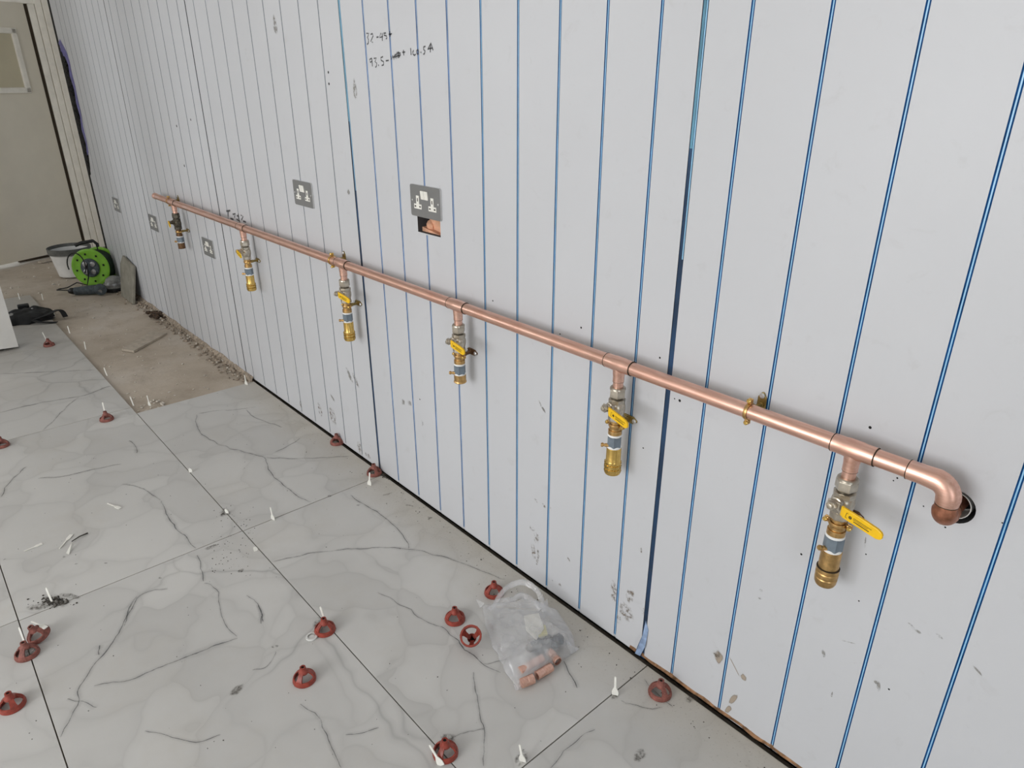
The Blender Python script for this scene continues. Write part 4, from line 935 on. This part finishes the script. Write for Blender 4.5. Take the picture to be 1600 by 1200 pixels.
for (pts, mt, lab) in (([(818,962,.040),(842,958,.046),(850,982,.044),(838,1000,.040),(822,985,.046)], 'paper_white', 'crumpled white paper inside the top of the bag'), ([(838,980,.042),(852,976,.040),(856,992,.040),(842,996,.042)], 'paper_yellow', 'small pale yellow slip inside the bag')):
    vs = [fl(*q) for q in pts]; n = len(vs); m = MB(); m.add(vs+[q+Vector((0, 0, -.001)) for q in vs], [tuple(range(n)), tuple(range(2*n-1, n-1, -1))]+[(i, (i+1) % n, (i+1) % n+n, i+n) for i in range(n)])
    tag(m.build('paper_slip', mt, smooth=0), lab, 'paper')

# ------------------------------------------------------------------ things at the far end
rb = fl(157, 445); RR = 0.128
reel = thing('cable_reel', 'bright green cable reel with black flex and handle by the wall', 'cable reel', (rb.x-0.03, rb.y, SLAB+0.006), 0)
ang = math.radians(-40); ax = Vector((math.cos(ang), math.sin(ang), 0.10)).normalized()
ctr = Vector((0, 0, RR+0.004))
def flange(m, d):
    m.lathe([(0.052, -0.004), (RR-.006, -0.006), (RR, -0.003), (RR, 0.003), (RR-.006, 0.006), (RR-.02, 0.003), (0.052, 0.004)], ctr+ax*d, ax, 40, caps=False)
one('flange', 'reel_green', lambda m: flange(m, 0.055), reel, smooth=40)
one('flange', 'reel_green', lambda m: flange(m, -0.075), reel, smooth=40)
one('drum', 'black_plastic', lambda m: m.lathe([(0.060, -0.075), (0.060, 0.055)], ctr, ax, 28), reel)
q_ = Vector((0, 0, 1)).rotation_difference(ax); sp_ = []
for k in range(9*28+1):
    a = 2*math.pi*k/28; sp_.append(ctr+q_ @ Vector((0.104*math.cos(a), 0.104*math.sin(a), -0.066+0.0125*k/28)))
one('wound_flex', 'cable_green', lambda m: m.tube(sp_, 0.0068, 8), reel)
hub = one('socket_hub', 'tool_grey', lambda m: m.lathe([(0.062, 0.050), (0.064, 0.064), (0.058, 0.070), (0.02, 0.072)], ctr, ax, 30), reel)
e1 = Vector((-ax.y, ax.x, 0)).normalized(); e2 = ax.cross(e1).normalized()
for k in range(4):
    a = math.pi/4+k*math.pi/2; q = ctr+ax*0.072+(e1*math.cos(a)+e2*math.sin(a))*0.036
    one('outlet', 'tool_silver', lambda m: m.lathe([(0.017, 0), (0.017, 0.003), (0.013, 0.004)], q, ax, 16), hub)
for k in range(8):
    a = k*math.pi/4+0.2; q = ctr+ax*0.062+(e1*math.cos(a)+e2*math.sin(a))*0.094
    one('vent_slot', 'black_plastic', lambda m: m.box(q, (0.006, 0.010, 0.012)), reel, smooth=0)
top = ctr+Vector((0, 0, RR-0.03))
one('carry_handle', 'black_plastic', lambda m: m.tube([ctr-ax*0.09+Vector((0, 0, RR-.05)), ctr-ax*0.092+Vector((0, 0, RR+.018)), ctr-ax*0.085-e1*0.02+Vector((0, 0, RR+.042)), ctr-ax*0.06-e1*0.09*-1*-1+Vector((0, 0, RR+.030)), ctr-ax*0.05-e1*0.13+Vector((0, 0, RR+.014))], [0.010, 0.011, 0.011, 0.012, 0.012], 10), reel)
m = MB(); fl_ = []
for k in range(30):
    t_ = k/29; a = math.radians(200-330*t_)
    fl_.append(ctr+ax*(0.082+0.01*math.sin(3*t_))+e1*(-0.075+0.062*math.cos(a))*1.0*(-1)*-1+e2*(0.02+0.085*math.sin(a)))
gp = [ctr+ax*0.10-e1*0.02-e2*0.112, ctr+ax*0.13-e1*0.07-e2*0.09, ctr+ax*0.15-e1*0.13-e2*0.122, ctr+ax*0.16-e1*0.18-e2*0.128, ctr+ax*0.20-e1*0.17-e2*0.128, ctr+ax*0.21-e1*0.08-e2*0.128]
m.tube(fl_[:22]+[ctr+ax*0.09+e1*0.0+e2*0.03, ctr+ax*0.095-e1*0.005-e2*0.06]+gp, 0.0042, 8); m.build('loose_flex', 'black_plastic', reel)

bk = fl(118, 432); bk.x -= 0.10
b_ = thing('bucket', 'white builders bucket with dark grimy rim behind the green reel', 'bucket', (bk.x, bk.y+0.02, SLAB+0.006))
one('pail', 'bucket_white', lambda m: m.lathe([(0.10, 0.0), (0.104, 0.004), (0.135, 0.185), (0.132, 0.185), (0.101, 0.008), (0.02, 0.006)], seg=36, caps=True), b_)
one('rim_band', 'bucket_grey', lambda m: m.lathe([(0.1345, 0.165), (0.139, 0.166), (0.142, 0.205), (0.139, 0.208), (0.134, 0.205), (0.131, 0.16)], seg=36, caps=False), b_)
one('grime', 'bucket_grey', lambda m: m.lathe([(0.126, 0.15), (0.02, 0.146)], seg=30, caps=True), b_)

g0 = fl(140, 458); gr_ = thing('angle_grinder', 'dark grey power tool lying in front of the green reel', 'power tool', (g0.x, g0.y, SLAB+0.004), math.radians(60))
one('motor_body', 'tool_grey', lambda m: m.lathe([(0.020, -0.09), (0.026, -0.085), (0.028, -0.03), (0.031, 0.0), (0.031, 0.05), (0.025, 0.055)], (0, 0, 0.031), (1, 0, 0.05), 20), gr_)
one('gear_head', 'tool_silver', lambda m: (m.blob((0.075, 0, 0.034), (0.03, 0.026, 0.026), 3, 0.15), m.lathe([(0.012, 0), (0.012, 0.03)], (0.085, -0.02, 0.03), (0, -1, 0), 14)), gr_)
one('guard', 'tool_grey', lambda m: m.lathe([(0.034, 0), (0.038, 0.002), (0.038, 0.016), (0.034, 0.018), (0.01, 0.018)], (0.085, -0.03, 0.040), (0.1, -1, 0.1), 24), gr_)
one('rear_grip', 'black_plastic', lambda m: m.blob((-0.10, 0, 0.03), (0.03, 0.024, 0.022), 5, 0.2), gr_)
dm0 = fl(183, 453); d_ = thing('dust_shroud', 'grey rounded dust shroud between the tool and the leaning offcut', 'tool part', (dm0.x-0.04, dm0.y, SLAB+0.003))
one('dome', 'dome_grey', lambda m: m.lathe([(0.062, 0), (0.064, 0.03), (0.060, 0.055), (0.045, 0.085), (0.02, 0.10), (0.003, 0.103)], seg=26), d_)
one('skirt', 'black_plastic', lambda m: m.lathe([(0.066, 0.0), (0.068, 0.006), (0.068, 0.022), (0.065, 0.026)], seg=26), d_)
one('band', 'tool_silver', lambda m: m.lathe([(0.063, 0.046), (0.0655, 0.048), (0.064, 0.058), (0.060, 0.060)], seg=26, caps=False), d_)
m = MB(); fb = [(-5.16, -0.062), (-4.885, -0.062)]
vs = []
for th in (0.0, 0.012):
    vs += [Vector((-5.115, -0.070+th, SLAB+.004)), Vector((-4.835, -0.070+th, SLAB+.004)), Vector((-4.845, -0.016+th*.9, 0.225)), Vector((-5.06, -0.020+th*.9, 0.262)), Vector((-5.11, -0.035+th*.9, 0.20))]
m.add(vs, [(0, 1, 2, 3, 4), (9, 8, 7, 6, 5)]+[(i, (i+1) % 5, (i+1) % 5+5, i+5) for i in range(5)])
tag(m.build('board_offcut', 'offcut_grey', smooth=0), 'grey board offcut leaning upright against the panelled wall', 'offcut')
vs = [fl(u, v, -0.001) for u, v in ((190, 545), (209, 548), (261, 520), (236, 517))]; m = MB()
m.add(vs+[Vector((q.x, q.y, SLAB+0.001)) for q in vs], [(0, 1, 2, 3), (7, 6, 5, 4)]+[(i, (i+1) % 4, (i+1) % 4+4, i+4) for i in range(4)])
tag(m.build('tile_offcut', 'offcut_pale', smooth=0), 'thin pale offcut lying flat on the brown screed', 'offcut')
# black tool bag
bb = fl(46, 506); tb = thing('tool_bag', 'collapsed black tool bag with loose straps on the far tiles', 'bag', (bb.x, bb.y, 0.0))
vd = Vector((bb.x, bb.y+CAMD, 0)).normalized(); rt = Vector((-vd.y, vd.x, 0))*-1   # away from / across the room
rt = Vector((vd.y, -vd.x, 0))
def tq(a, b, z): return rt*a+vd*b+Vector((0, 0, z))
m = MB(); nA, nB = 26, 16
for j in range(nB+1):
    for i in range(nA+1):
        a, b = -1+2*i/nA, -1+2*j/nB
        k = max(0.0, 1-abs(a)**2.4)*max(0.0, 1-abs(b)**2.6)
        wob = 1+0.18*noise.noise(Vector((a*2.2, b*2.2, 4)))
        p_ = tq(a*0.135*wob, 0.13+b*0.15*wob*(1-0.35*abs(a)), 0.002+0.055*k**0.5*(0.8+0.5*noise.noise(Vector((a*3, b*3, 1)))))
        m.v.append(tuple(p_))
for j in range(nB):
    for i in range(nA): a = j*(nA+1)+i; m.f.append((a, a+1, a+nA+2, a+nA+1)); m.m.append(0)
m.build('bag_body', 'black_fabric', tb, smooth=50)
def strap(pts, wd, mat='black_fabric', nm='strap'):
    P = [tq(*p) for p in pts]
    for _ in range(2):
        Q = [P[0]]
        for a, b in zip(P[:-1], P[1:]): Q += [a.lerp(b, .25), a.lerp(b, .75)]
        P = Q+[P[-1]]
    m = MB(); n = len(P)
    for i, p in enumerate(P):
        d = (P[min(i+1, n-1)]-P[max(i-1, 0)]).normalized(); s_ = d.cross(Vector((0, 0, 1))).normalized()*wd; h = Vector((0, 0, .003))
        m.v += [tuple(p-s_), tuple(p+s_), tuple(p+s_+h), tuple(p-s_+h)]
    for i in range(n-1):
        for k in range(4): a = i*4; m.f.append((a+k, a+(k+1) % 4, a+4+(k+1) % 4, a+4+k)); m.m.append(0)
    m.f += [(3, 2, 1, 0), (n*4-4, n*4-3, n*4-2, n*4-1)]; m.m += [0, 0]
    m.build(nm, mat, tb, smooth=40)
strap([(0.02, 0.0, .02), (0.10, 0.02, .03), (0.15, 0.06, .04), (0.178, 0.05, .035), (0.186, 0.01, .004)], 0.014)
strap([(0.02, -0.01, .02), (0.05, -0.05, .012), (0.10, -0.06, .004), (0.135, -0.075, .002)], 0.012)
strap([(-0.11, 0.02, .02), (-0.13, 0.04, .01), (-0.16, 0.06, .003)], 0.014)
strap([(-0.10, 0.24, .03), (-0.13, 0.26, .025), (-0.17, 0.27, .01)], 0.02)
m = MB(); m.box(tq(-0.005, 0.285, 0.028), (0.06, 0.05, 0.04), rot=Matrix.Rotation(math.atan2(rt.y, rt.x), 3, 'Z')); m.build('pouch', 'bucket_grey' if False else 'black_fabric', tb, smooth=0, bevel=0.006)
m = MB(); m.lathe([(0.010, 0), (0.012, 0.003), (0.010, 0.006)], tq(-0.075, 0.09, 0.045), (0.4, -0.2, 1), 14); m.blob(tq(0.035, 0.10, 0.062), (0.006, 0.006, 0.004), 1, 0.1); m.build('buckle', 'tool_silver', tb)

# ------------------------------------------------------------------ rubble
def crumbs(name, mat, spots, label, cat, sub=1):
    m = MB()
    for k, (p, r) in enumerate(spots): m.blob(p, (r*random.uniform(.7, 1.4), r*random.uniform(.7, 1.3), r*random.uniform(.4, .8)), k*0.7, 0.5, 1.8, sub)
    o = m.build(name, mat, floor, smooth=0); o['kind'] = 'stuff'; o['label'] = label; return o
sp_ = []
for k in range(420):
    x = random.uniform(-5.3, -3.10); d = abs(random.gauss(0, 0.028)); sp_.append((Vector((x, -0.006-d, SLAB+0.004+max(0, 0.016-d*0.3)*random.random())), random.uniform(.003, .011)))
crumbs('rubble', 'rubble', sp_, 'brown mortar rubble strewn along the wall foot beside the screed', 'rubble')
sp_ = [(Vector((random.uniform(-5.1, -3.1), -abs(random.gauss(0, 0.03))-0.004, SLAB+0.012)), random.uniform(.003, .008)) for k in range(70)]
sp_ += [(fl(random.uniform(150, 390), random.uniform(470, 640), SLAB+.004), random.uniform(.002, .006)) for k in range(0)]
for k in range(160):
    x, y = random.uniform(-5.3, -3.12), random.uniform(-0.50, -0.03); sp_.append((Vector((x, y, SLAB+0.003)), random.uniform(.0015, .006)))
for k in range(60):
    x, y = random.uniform(-6.6, -5.5), random.uniform(-0.75, 0.1); sp_.append((Vector((x, y, SLAB+0.003)), random.uniform(.003, .012)))
for k in range(24):
    x = random.uniform(-3.2, -3.09); sp_.append((Vector((x, random.uniform(-0.55, -0.40), SLAB+0.004)), random.uniform(.002, .008)))
crumbs('chippings', 'rubble_pale', sp_, 'pale mortar chippings scattered over the brown screed', 'chippings')
sp_ = [(fl(246, 492, 0.0)+Vector((random.gauss(0, .035), random.gauss(0, .018), 0.006*random.random())), random.uniform(.006, .022)) for k in range(26)]
crumbs('debris_clump', 'clump_brown', [(Vector((p.x, min(p.y, -0.015), p.z)), r) for p, r in sp_], 'dark brown clump of debris at the wall foot on the screed', 'debris', 2)
m = MB()      # ridge of old adhesive along the foot of the wall
xs = np.arange(-5.5, -3.09, 0.02)
for x in xs:
    h = 0.015+0.010*noise.noise(Vector((x*7, 0, 0)))+0.006*noise.noise(Vector((x*31, 0, 2))); d = 0.02+0.014*noise.noise(Vector((x*5, 3, 0)))
    m.v += [(x, -d, SLAB), (x, -d*0.55, h*0.30), (x, -0.002, h), (x, 0.006, h), (x, 0.006, SLAB)]
for i in range(len(xs)-1):
    for k in range(4): a = i*5+k; m.f.append((a, a+5, a+6, a+1)); m.m.append(0)
rg = m.build('adhesive_ridge', 'rubble', floor, smooth=0)
sp_ = [(fl(85+random.gauss(0, 14), 940+random.gauss(0, 4)), random.uniform(.001, .004)) for k in range(120)]
for k in range(90): sp_.append((fl(random.uniform(330, 400), random.uniform(790, 900)), random.uniform(.0006, .0018)))
for k in range(50): sp_.append((fl(random.gauss(600, 10), random.gauss(739, 4)), random.uniform(.001, .005)))
for k in range(140): sp_.append((Vector((random.uniform(-2.4, 0.2), -0.012-abs(random.gauss(0, .06)), 0.0)), random.uniform(.0005, .0018)))
for k in range(220): sp_.append((Vector((random.uniform(-3.1, -0.5), random.uniform(-1.3, -0.03), 0.0)), random.uniform(.0004, .0014)))
crumbs('floor_grit', 'dust_dark', [(Vector((p.x, min(p.y, -.012), r*0.3)), r) for p, r in sp_], 'dark grit scattered over the marble tiles', 'grit')
# skirting lath and wood strips on the floor by the door
for (a, b, wd, lab) in (((62, 412), (98, 404), .02, 'pale wooden lath lying on the screed in front of the door'), ((30, 411), (88, 399), .012, 'thin dark lath lying at the foot of the door')):
    A_, B_ = fl(*a, SLAB), fl(*b, SLAB); d = B_-A_; m = MB(); m.box(((A_+B_)/2+Vector((0, 0, .012))), (d.length, wd*2, 0.014), rot=Matrix.Rotation(math.atan2(d.y, d.x), 3, 'Z'))
    tag(m.build('wood_lath', 'offcut_pale' if 'pale' in lab else 'gap_brown', smooth=0), lab, 'lath')
